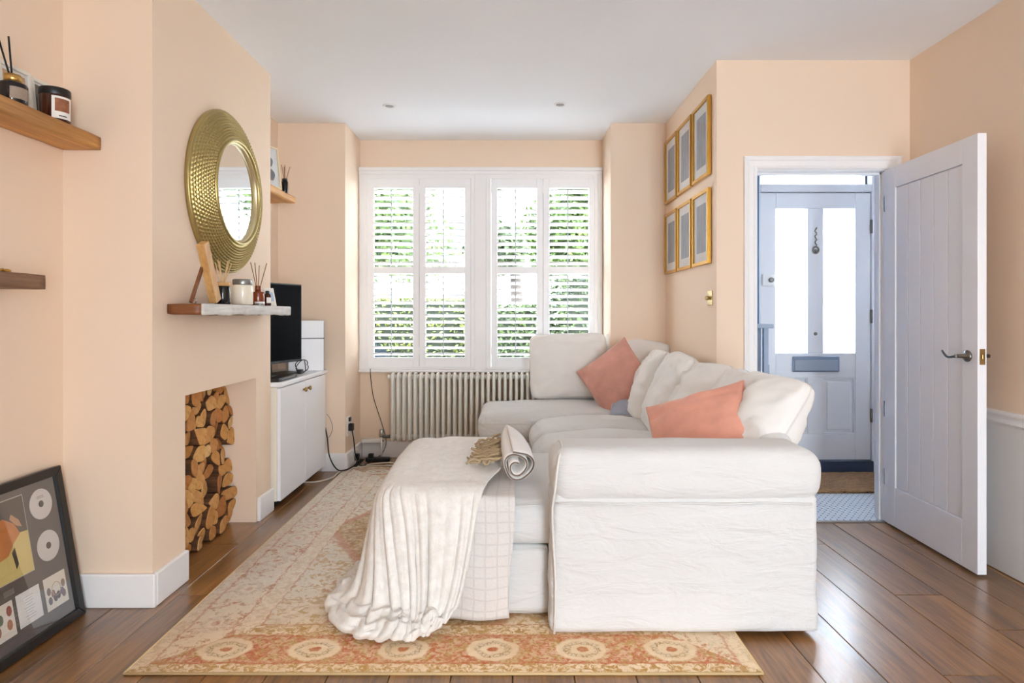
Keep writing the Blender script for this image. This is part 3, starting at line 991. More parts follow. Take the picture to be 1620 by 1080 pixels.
MB().lathe([(.246, .073), (.2475, .08), (.254, .084), (.261, .082), (.2635, .074)], tuple(mc), 'x', 160).build('inner_band', M_GOLDM, mir)
MB().lathe([(0, .058), (.237, .058)], tuple(mc), 'x', 160, smooth=False).build('mirror_glass', M_MIRROR, mir)

# ------------------------------------------------------------------ small things on the mantel
MZ = 1.2205
t = thing('wooden_easel_ornament', 'light wooden block leaning on a thin brown prop at the near mantel end', 'ornament', (-1.36, 2.79, MZ))
def slab(p0, p1, w, th, m, nm, parent, dirw=(1, 0, 0)):
    P0, P1 = Vector(p0), Vector(p1)
    a = (P1 - P0).normalized(); w_ = Vector(dirw); n_ = a.cross(w_).normalized()
    ps = []
    for P in (P0, P1):
        for sx, sy in ((-1, -1), (1, -1), (1, 1), (-1, 1)):
            ps.append(tuple(P + w_ * sx * w / 2 + n_ * sy * th / 2))
    return MB().add(ps, [(0, 3, 2, 1), (4, 5, 6, 7), (0, 1, 5, 4), (1, 2, 6, 5), (2, 3, 7, 6), (3, 0, 4, 7)]).build(nm, m, parent, .002)
slab((-1.335, 2.895, MZ + .013), (-1.335, 2.775, MZ + .262), .034, .05, M_PINE, 'block', t)
slab((-1.37, 2.745, MZ + .004), (-1.35, 2.805, MZ + .16), .012, .016, M_SHELFD, 'prop', t)

def diffuser(label, x, y, z, r, h, m_b, m_c, m_r, reeds, hr, label_m=None, square=False, collar=(.55, .02), seed=0, dirs=None, thick=.0022):
    t = thing('reed_diffuser', label, 'diffuser', (x, y, z))
    n = 32
    MB().lathe([(0, 0), (r * .94, 0), (r, .004), (r, h * .86), (r * .93, h * .95), (r * collar[0] * .9, h), (0, h)], (x, y, z), 'z', n).build('bottle', m_b, t)
    rc = r * collar[0]
    MB().lathe([(rc * .85, h), (rc, h), (rc, h + collar[1]), (rc * .55, h + collar[1]), (rc * .5, h + collar[1] * .5)], (x, y, z), 'z', n).build('collar', m_c, t)
    rr = random.Random(seed)
    for k in range(reeds):
        q = 2 * math.pi * (k + rr.random() * .5) / reeds if dirs is None else dirs[k]
        b = rc * .35
        tip = rr.uniform(.6, 1.0) * hr * .42
        MB().tube([(x - b * math.cos(q), y - b * math.sin(q), z + h * .5), (x + tip * math.cos(q) * .75, y + tip * math.sin(q) * .75, z + h + hr * rr.uniform(.85, 1.0))], thick, 6).build('reed', m_r, t)
    if label_m:
        a0, a1 = -1.1, .35
        vs_ = []; fs = []
        for i in range(9):
            q = a0 + (a1 - a0) * i / 8
            for zz in (h * .2, h * .72): vs_.append((x + (r + .0006) * math.cos(q), y + (r + .0006) * math.sin(q), z + zz))
        for i in range(8): fs.append((2 * i, 2 * i + 2, 2 * i + 3, 2 * i + 1))
        MB().add(vs_, fs, 0, True).build('paper_label', label_m, t)
    return t
M_BGLASS = mat('black_glass', (14, 13, 16), .12)
M_AMBER = mat('amber_glass', (122, 50, 18), .12, coat=.3)
M_DAMBER = mat('dark_amber_glass', (62, 26, 12), .12, coat=.3)
M_WAX = mat('cream_candle', (238, 230, 212), .25, coat=.4)
diffuser('black glass reed diffuser with wooden collar on the mantel, left of the candle jar', -1.345, 2.99, MZ, .034, .085, M_BGLASS, M_CORK, M_REED, 6, .125, seed=2, collar=(1.0, .018))
t = thing('candle_jar', 'large cream candle in a glass jar with grey metal lid on the mantel', 'candle', (-1.345, 3.21, MZ))
MB().lathe([(0, 0), (.044, 0), (.05, .006), (.05, .088), (.046, .098), (.042, .102), (0, .102)], (-1.345, 3.21, MZ), 'z', 40).build('jar', M_WAX, t)
MB().lathe([(.041, .1), (.046, .101), (.047, .104), (.047, .124), (.044, .128), (0, .128)], (-1.345, 3.21, MZ), 'z', 40).build('lid', M_TIN, t)
diffuser('amber glass reed diffuser with brown reeds on the mantel, right of the candle jar', -1.345, 3.405, MZ, .033, .075, M_AMBER, M_AMBER, M_REEDB, 4, .155, seed=5, collar=(.45, .03))
t = thing('small_tin', 'small flat silver tin in front of the amber diffuser on the mantel', 'tin', (-1.318, 3.37, MZ))
MB().lathe([(0, 0), (.024, 0), (.0245, .003), (.0245, .014), (0, .0145)], (-1.318, 3.36, MZ), 'z', 28).build('body', M_TIN, t)
MB().lathe([(.0252, .011), (.0252, .018), (.024, .02), (0, .02)], (-1.318, 3.36, MZ), 'z', 28).build('lid', M_WHITEP, t)
t = thing('scent_bottle', 'small dark bottle with pale label between amber diffuser and white card', 'bottle', (-1.322, 3.5, MZ))
MB().lathe([(0, 0), (.019, 0), (.02, .003), (.02, .055), (.016, .064), (.009, .068), (0, .068)], (-1.322, 3.475, MZ), 'z', 24).build('body', M_DAMBER, t)
MB().lathe([(.0095, .066), (.0105, .068), (.0105, .08), (0, .082)], (-1.322, 3.475, MZ), 'z', 18).build('cap', M_BLACK, t)
vs_ = [(-1.322 + .0206 * math.cos(q), 3.475 + .0206 * math.sin(q), MZ + zz) for q in (-1.4 + .2 * i for i in range(8)) for zz in (.015, .045)]
MB().add(vs_, [(2 * i, 2 * i + 2, 2 * i + 3, 2 * i + 1) for i in range(7)], 0, True).build('paper_label', M_PAPER, t)
t = thing('greeting_card', 'small white card with blue print leaning at the far mantel end', 'card', (-1.33, 3.58, MZ))
def card(parent, c0, ux, uz, w, h, th, m, nm):
    """thin slab: corner, width direction, height direction"""
    c0, ux, uz = Vector(c0), Vector(ux).normalized(), Vector(uz).normalized()
    n_ = ux.cross(uz)
    ps = [tuple(c0 + ux * a + uz * b + n_ * d_) for d_ in (0, th) for a, b in ((0, 0), (w, 0), (w, h), (0, h))]
    return MB().add(ps, [(0, 3, 2, 1), (4, 5, 6, 7), (0, 1, 5, 4), (1, 2, 6, 5), (2, 3, 7, 6), (3, 0, 4, 7)]).build(nm, m, parent)
cd_u, cd_z = (.55, .84, 0), (-.1, -.25, 1)
card(t, (-1.35, 3.545, MZ), cd_u, cd_z, .062, .102, -.004, M_PAPER, 'sheet')
M_BLUEPR = mat('pale_blue_print', (176, 200, 226), .8, var=.3, vscale=40)
p0 = Vector((-1.35, 3.545, MZ)) + Vector(cd_u).normalized() * .012 + Vector(cd_z).normalized() * .028
card(t, tuple(p0 + Vector((.84, -.55, 0)) * .0005), cd_u, cd_z, .038, .05, .0012, M_BLUEPR, 'print')
t = thing('metal_charm', 'tiny silver charm behind the wooden easel block on the mantel', 'ornament', (-1.40, 2.83, MZ))
MB().tube([(-1.405 + .012 * math.cos(q), 2.84, MZ + .014 + .012 * math.sin(q)) for q in (2 * math.pi * i / 16 for i in range(16))], .002, 6, True).build('ring', M_CHROME, t)
MB().box(-1.412, -1.398, 2.836, 2.844, MZ, MZ + .003).build('foot', M_CHROME, t)

# ------------------------------------------------------------------ things on the upper near shelf
SZ = 1.8895
diffuser('black bottle diffuser with gold collar and black reeds on the upper left shelf', -1.71, 2.205, SZ, .043, .076, M_BGLASS, mat('gold_collar', (206, 166, 96), .3, .9), M_BLACKREED, 2, .155, mat('grey_label', (150, 132, 116), .6, var=.4, vscale=70), seed=11, collar=(.6, .026), dirs=(-1.2, -1.9), thick=.003)
t = thing('amber_candle', 'amber glass candle with black lid and white label on the upper left shelf', 'candle', (-1.715, 2.415, SZ))
MB().lathe([(0, 0), (.047, 0), (.05, .005), (.05, .098), (.047, .104), (0, .104)], (-1.715, 2.415, SZ), 'z', 40).build('jar', M_DAMBER, t)
MB().lathe([(.0505, .098), (.0515, .1), (.0515, .122), (.049, .126), (0, .126)], (-1.715, 2.415, SZ), 'z', 40).build('lid', M_BLACK, t)
def wrap(parent, c, r, a0, a1, z0, z1, m, nm):
    vs_ = []; n = 12
    for i in range(n + 1):
        q = a0 + (a1 - a0) * i / n
        for zz in (z0, z1): vs_.append((c[0] + r * math.cos(q), c[1] + r * math.sin(q), c[2] + zz))
    return MB().add(vs_, [(2 * i, 2 * i + 2, 2 * i + 3, 2 * i + 1) for i in range(n)], 0, True).build(nm, m, parent)
lb = wrap(t, (-1.715, 2.415, SZ), .0507, -1.15, .35, .010, .092, M_PAPER, 'paper_label')
wrap(t, (-1.715, 2.415, SZ), .0511, -.95, .1, .036, .084, mat('botanical_print', (150, 96, 66), .8, var=.75, vscale=60), 'label_print')
wrap(t, (-1.715, 2.415, SZ), .0511, -.7, -.15, .018, .022, mat('label_ink', (70, 66, 64), .8), 'label_line')

def picture_frame(name, label, origin, ux, uz, w, h, bw, dep, m_f, m_mat, mat_w, m_pr, cat='picture frame', glassy=True, loc=None, group=None):
    """framed picture: origin = lower corner of the back, ux along the width, uz up; faces ux x uz"""
    o0, ux, uz = Vector(origin), Vector(ux).normalized(), Vector(uz).normalized()
    n_ = ux.cross(uz).normalized()
    t = thing(name, label, cat, tuple(o0), 0, group)
    def bar(pts, d0, d1):
        ps = [tuple(o0 + ux * a + uz * b + n_ * d_) for d_ in (d0, d1) for a, b in pts]
        return MB().add(ps, [(0, 3, 2, 1), (4, 5, 6, 7), (0, 1, 5, 4), (1, 2, 6, 5), (2, 3, 7, 6), (3, 0, 4, 7)])
    for pts in ([(0, 0), (w, 0), (w - bw, bw), (bw, bw)], [(w, 0), (w, h), (w - bw, h - bw), (w - bw, bw)], [(w, h), (0, h), (bw, h - bw), (w - bw, h - bw)], [(0, h), (0, 0), (bw, bw), (bw, h - bw)]):
        bar(pts, 0, dep).build('frame_side', m_f, t, .002)
    e = bw - .002
    bar([(e, e), (w - e, e), (w - e, h - e), (e, h - e)], .001, dep * .45).build('mount', m_mat, t)
    a, b = bw + mat_w, bw + mat_w
    pr_ = None
    if m_pr: pr_ = bar([(a, b), (w - a, b), (w - a, h - b), (a, h - b)], dep * .44, dep * .5).build('print', m_pr, t)
    if glassy: bar([(e, e), (w - e, e), (w - e, h - e), (e, h - e)], dep * .62, dep * .68).build('glass', M_PICGLASS, t)
    return t
M_WFRAME = mat('white_wood_frame', (226, 222, 212), .5)
M_BWPRINT = mat('black_and_white_photo', (52, 52, 54), .6, var=.9, vscale=26)
M_WARMPRINT = mat('warm_photo', (206, 160, 112), .6, var=.45, vscale=18)
lean = Vector((-.09, 0, 1))
picture_frame('photo_frame', 'white photo frame with warm photo behind the black diffuser on the upper shelf', (-1.768, 2.215, SZ), (0, 1, 0), lean, .155, .168, .014, .014, M_WFRAME, M_PAPER, .012, M_WARMPRINT)
picture_frame('photo_frame', 'white photo frame with black and white photo behind the amber candle', (-1.779, 2.385, SZ), (0, 1, 0), lean, .17, .168, .014, .014, M_WFRAME, M_PAPER, .008, M_BWPRINT)
t = thing('gold_trinket', 'small gold trinket at the edge of the lower left shelf', 'ornament', (-1.69, 2.08, 1.317))
MB().tube([(-1.675 + .006 * math.sin(k), 1.98 + .012 * k, 1.3225 + .004 * math.sin(k * 2.1)) for k in range(13)], .005, 8).build('chain', M_GOLDF, t)
MB().lathe([(0, 0), (.012, 0), (.013, .005), (0, .009)], (-1.675, 2.135, 1.3165), 'z', 16).build('bead', M_GOLDF, t)

# far alcove shelf
FZ = 1.992
picture_frame('photo_frame', 'cream framed abstract print on the far alcove shelf above the television', (-1.58, 4.06, FZ), (.22, .9, 0), (-.12, 0.05, 1), .20, .28, .012, .014, mat('cream_gold_frame', (222, 206, 172), .45), M_PAPER, .03, None)
fo = Vector((-1.58, 4.06, FZ)); fu = Vector((.22, .9, 0)).normalized(); fz = Vector((-.12, .05, 1)).normalized(); fn_ = fu.cross(fz).normalized()
M_INK = mat('grey_ink_blot', (110, 112, 116), .8, var=.2, vscale=20)
pf = [o for o in bpy.data.objects if o.get('label', '').startswith('cream framed abstract')][0]
for (a, b, rr_) in ((.095, .17, .04), (.10, .085, .045)):
    ps = [tuple(fo + fu * (a + rr_ * math.cos(q) * (1 + .12 * math.sin(3 * q))) + fz * (b + rr_ * .85 * math.sin(q)) + fn_ * .0072) for q in (2 * math.pi * i / 20 for i in range(20))]
    MB().add(ps, [tuple(range(20))]).build('print_shape', M_INK, pf)
diffuser('slim black reed diffuser at the open end of the far alcove shelf', -1.555, 4.40, FZ, .022, .095, M_BGLASS, M_BLACK, M_REEDB, 4, .11, seed=8, collar=(.8, .012))

# ------------------------------------------------------------------ six gold frames on the picture wall
names = ['nearest the doorway', 'in the middle', 'furthest from the doorway']
def print_mat(i):
    g = NT('tonal_print')
    v = g.coord('Object')
    gx = g.n('ShaderNodeSeparateXYZ'); g.l(v, gx.inputs[0])
    n_ = g.noise(g.mapping(v, (1, 14, .8)), 5, 4, .6)
    g.l(g.ramp(n_, [(.35, lin((120, 128, 138))), (.65, lin((170, 174, 178)))]), g.b.inputs['Base Color'])
    g.b.inputs['Roughness'].default_value = .6
    return g.m
PM = print_mat(0)
for row, (z0, z1, rn) in enumerate(((1.985, 2.445, 'upper'), (1.47, 1.91, 'lower'))):
    for c, (ya_, yb_) in enumerate(((3.725, 4.06), (4.09, 4.425), (4.455, 4.79))):
        picture_frame('gold_picture_frame', f'gold framed grey print in the {rn} row, {names[c]}', (XP - .002, yb_, z0), (0, -1, 0), (0, 0, 1), yb_ - ya_, z1 - z0, .02, .022, M_GOLDF, M_PAPER, .055, PM, group='gold frames on the picture wall')

# ------------------------------------------------------------------ framed music award leaning in the near alcove
AWD, AH = .80, .5886
lean_d = Vector((-.1, 0, .58)).normalized()
def aw(u, v, d=0.0):
    p = Vector((-1.70, 2.53 - u, .0)) + lean_d * v
    n_ = Vector((0, -1, 0)).cross(lean_d).normalized() * -1
    n_ = Vector((.58, 0, .1)).normalized()
    return tuple(p + n_ * d)
awd = thing('framed_award', 'black framed disc award leaning on the floor against the left wall', 'framed award', (-1.72, 2.53, 0))
def awq(nm, pts, d0, d1, m, parent, bevel=0.0):
    n = len(pts)
    ps = [aw(u, v, d0) for u, v in pts] + [aw(u, v, d1) for u, v in pts]
    fs = [tuple(range(n))[::-1], tuple(range(n, 2 * n))] + [(i, (i + 1) % n, n + (i + 1) % n, n + i) for i in range(n)]
    return MB().add(ps, fs).build(nm, m, parent, bevel)
def rect(u0, u1, v0, v1): return [(u0, v0), (u1, v0), (u1, v1), (u0, v1)]
M_AFR = mat('black_frame_wood', (22, 20, 20), .35)
bw = .034
for pts in ([(0, 0), (AWD, 0), (AWD - bw, bw), (bw, bw)], [(AWD, 0), (AWD, AH), (AWD - bw, AH - bw), (AWD - bw, bw)], [(AWD, AH), (0, AH), (bw, AH - bw), (AWD - bw, AH - bw)], [(0, AH), (0, 0), (bw, bw), (bw, AH - bw)]):
    awq('frame_side', pts, 0, .028, M_AFR, awd, .003)
board = awq('mount_board', rect(bw, AWD - bw, bw, AH - bw), .006, .012, mat('charcoal_mount', (84, 80, 78), .85), awd)
M_DISC = mat('silver_white_disc', (222, 218, 212), .3, .25)
for (u, v) in ((.115, .470), (.113, .312)):
    n = 40
    ps = [(u + .056 * math.cos(2 * math.pi * i / n), v + .056 * math.sin(2 * math.pi * i / n)) for i in range(n)]
    dsc = awq('disc', ps, .0122, .0138, M_DISC, awd)
    ps = [(u + .0125 * math.cos(2 * math.pi * i / 20), v + .0125 * math.sin(2 * math.pi * i / 20)) for i in range(20)]
    awq('disc_hole', ps, .0136, .0142, mat('disc_hub', (60, 56, 54), .6), dsc)
M_INKL = mat('faint_grey_ink', (150, 146, 142), .8)
for k in range(2): awq('disc_text', rect(.098, .132, .492 + .006 * k, .4945 + .006 * k), .0137, .0142, M_INKL, dsc)
ph = awq('photograph', rect(.196, .49, .252, .53), .0122, .0136, mat('photo_border', (196, 188, 176), .7), awd)
awq('photo_wall', rect(.199, .487, .255, .527), .0134, .0140, mat('photo_dark', (70, 60, 52), .6), ph)
awq('photo_ground', [(.199, .40), (.199, .255), (.487, .255), (.487, .33), (.33, .41)], .0139, .0145, mat('photo_yellow', (222, 200, 122), .6, var=.1), ph)
awq('photo_figure', [(.30, .47), (.255, .44), (.235, .40), (.27, .375), (.30, .34), (.36, .33), (.40, .37), (.38, .43), (.34, .46)], .0144, .0149, mat('photo_orange', (206, 124, 52), .6, var=.25, vscale=30), ph)
awq('photo_figure', [(.268, .36), (.262, .30), (.275, .285), (.284, .345)], .0144, .0149, mat('photo_shadow', (66, 50, 36), .6), ph)
awq('photo_figure', [(.262, .475), (.232, .448), (.222, .42), (.245, .43), (.272, .46)], .0147, .0151, mat('photo_skin', (196, 148, 106), .6), ph)
def sheet(u0, u1, v0, v1, m): return awq('insert_sheet', rect(u0, u1, v0, v1), .0122, .0134, m, awd)
s1_ = sheet(.057, .168, .082, .201, M_CREAMP)
n = 24
MBp = [(.112 + .022 * math.cos(2 * math.pi * i / n), .148 + .024 * math.sin(2 * math.pi * i / n)) for i in range(n)]
m = MB().tube([aw(u, v, .0138) for u, v in MBp], .0014, 5, True); m.build('printed_arch', mat('print_tan', (190, 168, 136), .7), s1_)
cols_ = ((124, 92, 92), (92, 88, 92), (150, 108, 96), (96, 72, 76), (112, 104, 128), (140, 112, 90))
for k, (u, v) in enumerate(((.15, .15), (.148, .115), (.13, .135), (.105, .122), (.085, .128), (.075, .155), (.078, .118), (.122, .118))):
    ps = [(u + .010 * math.cos(2 * math.pi * i / 9), v + .015 * math.sin(2 * math.pi * i / 9)) for i in range(9)]
    awq('printed_figure', ps, .0133, .0139 + .0001 * k, mat('print_figure', cols_[k % 6], .7, var=.3, vscale=60), s1_)
s2_ = sheet(.19, .299, .084, .199, M_PAPER)
for k in range(9):
    wv = (.03, .022, .026, .02, .03, .024, .018, .03, .026)[k]
    awq('text_line', rect(.245 - wv * .8, .245 + wv * .8, .178 - .0095 * k, .1795 - .0095 * k), .0133, .0138, M_INKL, s2_)
s3_ = sheet(.316, .425, .078, .196, M_CREAMP)
for k, (u, v) in enumerate(((.335, .165), (.34, .12), (.375, .15), (.39, .115))):
    ps = [(u + .012 * math.cos(2 * math.pi * i / 9), v + .018 * math.sin(2 * math.pi * i / 9)) for i in range(9)]
    awq('printed_figure', ps, .0133, .0139 + .0001 * k, mat('print_figure_red', ((150, 60, 46), (176, 110, 76), (84, 104, 76), (140, 84, 64))[k], .7, var=.4, vscale=60), s3_)
awq('plaque', rect(.30, .345, .212, .232), .0122, .0138, M_TIN, awd)
awq('glazing', rect(bw - .001, AWD - bw + .001, bw - .001, AH - bw + .001), .018, .0195, M_PICGLASS, awd)

# ------------------------------------------------------------------ firewood stacked in the fireplace
def log_mats():
    g = NT('cut_log_end')
    v = g.coord('Object')
    r = g.rand()
    base = g.ramp(r, [(0.0, lin((176, 112, 56))), (.3, lin((214, 158, 88))), (.6, lin((228, 182, 112))), (.85, lin((196, 130, 66))), (1.0, lin((236, 202, 140)))])
    n_ = g.noise(g.mapping(v, (1, 3, 3)), 14, 5, .65, .6)
    c = g.mix(g.step(n_, .25, .75), g.mix(1.0, base, (.62, .5, .4), 'MULTIPLY'), base)
    g.l(c, g.b.inputs['Base Color'])
    g.b.inputs['Roughness'].default_value = .8
    g.bump(n_, .4, .006)
    k = NT('log_bark')
    v = k.coord('Object')
    n_ = k.noise(k.mapping(v, (.6, 4, 4)), 12, 5, .7)
    k.l(k.ramp(n_, [(.3, lin((46, 28, 16))), (.7, lin((124, 82, 48)))]), k.b.inputs['Base Color'])
    k.b.inputs['Roughness'].default_value = .9
    k.bump(n_, .6, .01)
    return g.m, k.m
M_LOGEND, M_BARK = log_mats()
lr = random.Random(23)
seeds = []
ry = [OY0 + .008, OY1 - .004]; rz = [.004, OZ - .006]
nrow = 11
zc = rz[0]
rows = []
ordw = ['bottom', 'second', 'third', 'fourth', 'fifth', 'sixth', 'seventh', 'eighth', 'ninth', 'tenth', 'top']
for i in range(nrow):
    h = (rz[1] - rz[0]) / nrow
    k = lr.choice((9, 10, 10, 11))
    off = lr.random() * .5
    row = []
    for j in range(k):
        w = (ry[1] - ry[0]) / k
        row.append((ry[0] + w * (j + .5 + lr.uniform(-.38, .38)), rz[0] + h * (i + .5 + lr.uniform(-.32, .32))))
    row.sort()
    rows.append([p for p in row if lr.random() > .14])
allp = [p for r_ in rows for p in r_]
def clip(poly, a, b, c):
    out = []
    for i in range(len(poly)):
        p, q = poly[i], poly[(i + 1) % len(poly)]
        dp = a * p[0] + b * p[1] - c; dq = a * q[0] + b * q[1] - c
        if dp <= 0: out.append(p)
        if dp * dq < 0:
            t_ = dp / (dp - dq); out.append((p[0] + (q[0] - p[0]) * t_, p[1] + (q[1] - p[1]) * t_))
    return out
cnt = ['nearest', 'second', 'third', 'fourth', 'fifth', 'sixth', 'seventh', 'eighth', 'ninth', 'tenth', 'eleventh']
for i, row in enumerate(rows):
    for j, s_ in enumerate(row):
        # stack thins out by the window side half way up, as in a loosely filled hearth
        poly = [(ry[0], rz[0]), (ry[1], rz[0]), (ry[1], rz[1]), (ry[0], rz[1])]
        for q in allp:
            if q == s_: continue
            dx_, dz_ = q[0] - s_[0], q[1] - s_[1]
            L = math.hypot(dx_, dz_)
            if L > .25: continue
            poly = clip(poly, dx_ / L, dz_ / L, (dx_ * (q[0] + s_[0]) + dz_ * (q[1] + s_[1])) / 2 / L - .0022)
            if len(poly) < 3: break
        if len(poly) < 3: continue
        for it in range(2):                      # round the corners unevenly
            np_ = []
            for a in range(len(poly)):
                p, q = poly[a], poly[(a + 1) % len(poly)]
                np_.append((p[0] * .78 + q[0] * .22, p[1] * .78 + q[1] * .22)); np_.append((p[0] * .22 + q[0] * .78, p[1] * .22 + q[1] * .78))
            poly = np_
        cy = sum(p[0] for p in poly) / len(poly); cz = sum(p[1] for p in poly) / len(poly)
        xf = -1.595 + lr.uniform(-.022, .024) + (.02 if i < 3 else 0)
        L = lr.uniform(.28, .36)
        n = len(poly)
        tl, tz = lr.uniform(-.25, .25), lr.uniform(-.25, .25)
        def fx(p, k=1.0): return xf + (p[0] - cy) * tl * k + (p[1] - cz) * tz * k
        back = [(xf - L, p[0], p[1]) for p in poly]
        rim = [(fx(p) - .004, p[0], p[1]) for p in poly]
        face = [(fx((cy + (p[0] - cy) * .93, cz + (p[1] - cz) * .93)), cy + (p[0] - cy) * .93, cz + (p[1] - cz) * .93) for p in poly]
        mb = MB()
        mb.add(back + rim, [tuple(range(n))[::-1]] + [(a, (a + 1) % n, n + (a + 1) % n, n + a) for a in range(n)], 1)
        mb.add(rim + face, [(a, (a + 1) % n, n + (a + 1) % n, n + a) for a in range(n)] + [tuple(range(n, 2 * n))], 0)
        o = mb.build('firewood_log', [M_LOGEND, M_BARK], None, loc=(xf, cy, cz))
        fr_r = len(row) - 1 - j
        lab = f'split firewood log in the {ordw[i]} row of the hearth stack, {cnt[fr_r]} from the right' if fr_r else f'split firewood log ending the {ordw[i]} row of the hearth stack at the right cheek'
        tag(o, lab, 'log', 'firewood logs in the fireplace')

# ------------------------------------------------------------------ cables and sockets by the bay
def cable(label, pts, r, m, name='power_cable'):
    # Catmull-Rom through the points
    P = [Vector(p) for p in pts]; out = []
    for i in range(len(P) - 1):
        p0, p1, p2, p3 = P[max(i - 1, 0)], P[i], P[i + 1], P[min(i + 2, len(P) - 1)]
        for k in range(8):
            t_ = k / 8
            out.append(.5 * ((2 * p1) + (p2 - p0) * t_ + (2 * p0 - 5 * p1 + 4 * p2 - p3) * t_ ** 2 + (3 * p1 - p0 - 3 * p2 + p3) * t_ ** 3))
    out.append(P[-1])
    o = MB().tube(out, r, 6).build(name, m, None, loc=tuple(P[0]))
    return tag(o, label, 'cable')
M_CORDW = mat('cream_cord', (222, 212, 198), .6)
cable('thin dark cable hanging from the window shutter down to the skirting', [(-1.15, 5.215, .735), (-1.15, 5.22, .68), (-1.13, 5.24, .5), (-1.07, 5.25, .3), (-1.03, 5.25, .15), (-1.05, 5.23, .06), (-1.1, 5.2, .012)], .003, M_BLACK, 'window_cable')
cable('black power cable trailing from the cabinet to the bay corner floor', [(-1.40, 4.815, .33), (-1.385, 4.82, .25), (-1.36, 4.79, .12), (-1.30, 4.77, .03), (-1.24, 4.80, .018), (-1.20, 4.94, .02), (-1.15, 4.98, .009), (-1.12, 5.12, .009)], .005, M_BLACK)
cable('thin cable looping out from the side of the cabinet at the alcove wall', [(-1.39, 4.816, .43), (-1.36, 4.80, .40), (-1.34, 4.80, .33), (-1.36, 4.80, .27), (-1.385, 4.81, .25)], .0018, M_PEWTER, 'thin_cable')
cable('cream extension cable looped on the floor between cabinet and bay', [(-1.5, 4.5, .006), (-1.37, 4.50, .006), (-1.29, 4.62, .006), (-1.28, 4.79, .006), (-1.15, 4.945, .008), (-.93, 4.99, .006), (-.93, 5.06, .006), (-1.0, 5.08, .006), (-1.16, 5.0, .006), (-1.19, 4.95, .006)], .0055, M_CORDW, 'extension_cable')
sx = XB0
t = thing('wall_socket', 'double wall socket with black plug on the left bay wall', 'socket', (sx, 4.93, .34))
MB().box(sx, sx + .009, 4.87, 4.95, .25, .40).build('socket_plate', M_WHITEP, t, .003)
pg = MB().box(sx + .009, sx + .045, 4.885, 4.93, .29, .345).build('plug', M_BLACK, t, .006)
MB().box(sx + .009, sx + .02, 4.9, 4.94, .36, .39).build('switch', M_BLACK, t, .002)
cable('black plug cable dropping from the bay wall socket', [(sx + .035, 4.905, .29), (sx + .045, 4.91, .22), (sx + .05, 4.93, .12), (sx + .06, 4.95, .05), (sx + .055, 4.9, .02)], .0045, M_BLACK, 'plug_cable')
cable('white plug cable beside the black one below the bay wall socket', [(sx + .012, 4.945, .36), (sx + .03, 4.96, .3), (sx + .03, 4.97, .18), (sx + .04, 4.99, .08), (sx + .05, 4.99, .03)], .0045, M_WHITEP, 'plug_cable')
t = thing('wifi_router', 'small white router box with leads on the bay skirting corner', 'router', (-1.16, 5.24, .137))
MB().box(-1.22, -1.06, 5.2, 5.285, .1365, .165).build('casing', M_WHITEP, t, .006)
MB().box(-1.065, -1.045, 5.205, 5.225, .145, .16).build('lead_plug', M_BLACK, t, .003)
t = thing('power_strip', 'black power strip with a plug lying on the floor in the bay corner', 'power strip', (-1.12, 5.15, 0))
MB().box(-1.17, -.98, 5.12, 5.175, .001, .035).build('casing', M_BLACK, t, .008)
MB().box(-1.15, -1.11, 5.125, 5.165, .034, .065).build('plug', M_BLACK, t, .006)
t = thing('skirting_socket', 'white double socket plate on the bay skirting board', 'socket', (sx + ST, 5.05, .07))
MB().box(sx + ST, sx + ST + .008, 4.98, 5.12, .03, .11).build('socket_plate', M_WHITEP, t, .003)
MB().box(sx + ST + .008, sx + ST + .04, 5.0, 5.045, .04, .09).build('plug', M_BLACK, t, .006)

# ------------------------------------------------------------------ sofa
sofa = thing('corner_sofa', 'large white slipcovered corner sofa with deep chaise seats', 'sofa', (.65, 3.4, 0))
def wr(P, u, a=.006, s=3.0, seed=0, ani=(1, 1, 1)):
    q = (P.x * ani[0], P.y * ani[1], P.z * ani[2])
    d_ = a * (nz(q, s, seed) + .5 * nz(q, s * 2.3, seed + 9))
    return d_
def soft_part(nm, b, r, res, parent=sofa, m=M_SOFA, puff=0.0, a=.005, seed=0, s=3.5, ani=(1, 1, 1), extra=None, side=0.0):
    x0, x1, y0, y1, z0, z1 = b
    c = Vector(((x0 + x1) / 2, (y0 + y1) / 2, (z0 + z1) / 2))
    def fn(P, u):
        P = P.copy()
        n_ = Vector(((P.x - c.x) / (x1 - x0), (P.y - c.y) / (y1 - y0), (P.z - c.z) / (z1 - z0)))
        if u[2] > .3 and puff: P.z += puff * (1 - u[0] ** 2) * (1 - u[1] ** 2)
        if side:
            P.x += side * (1 if u[0] > .99 else -1 if u[0] < -.99 else 0) * (1 - u[1] ** 2) * (1 - u[2] ** 2)
            P.y += side * (1 if u[1] > .99 else -1 if u[1] < -.99 else 0) * (1 - u[0] ** 2) * (1 - u[2] ** 2)
        k = wr(P, u, a, s, seed, ani)
        if n_.length > 0:
            ax = max(range(3), key=lambda i: abs(n_[i]))
            v_ = Vector((0, 0, 0)); v_[ax] = 1 if n_[ax] > 0 else -1
            P += v_ * k
        if extra: P = Vector(extra(P, u))
        P.z = max(P.z, z0)
        return P
    return MB().soft(*b, r, res, fn).build(nm, m, parent)
def piping(pts, parent, r=.004, m=M_PIPE, closed=False):
    return MB().tube(pts, r, 6, closed).build('piping', m, parent)

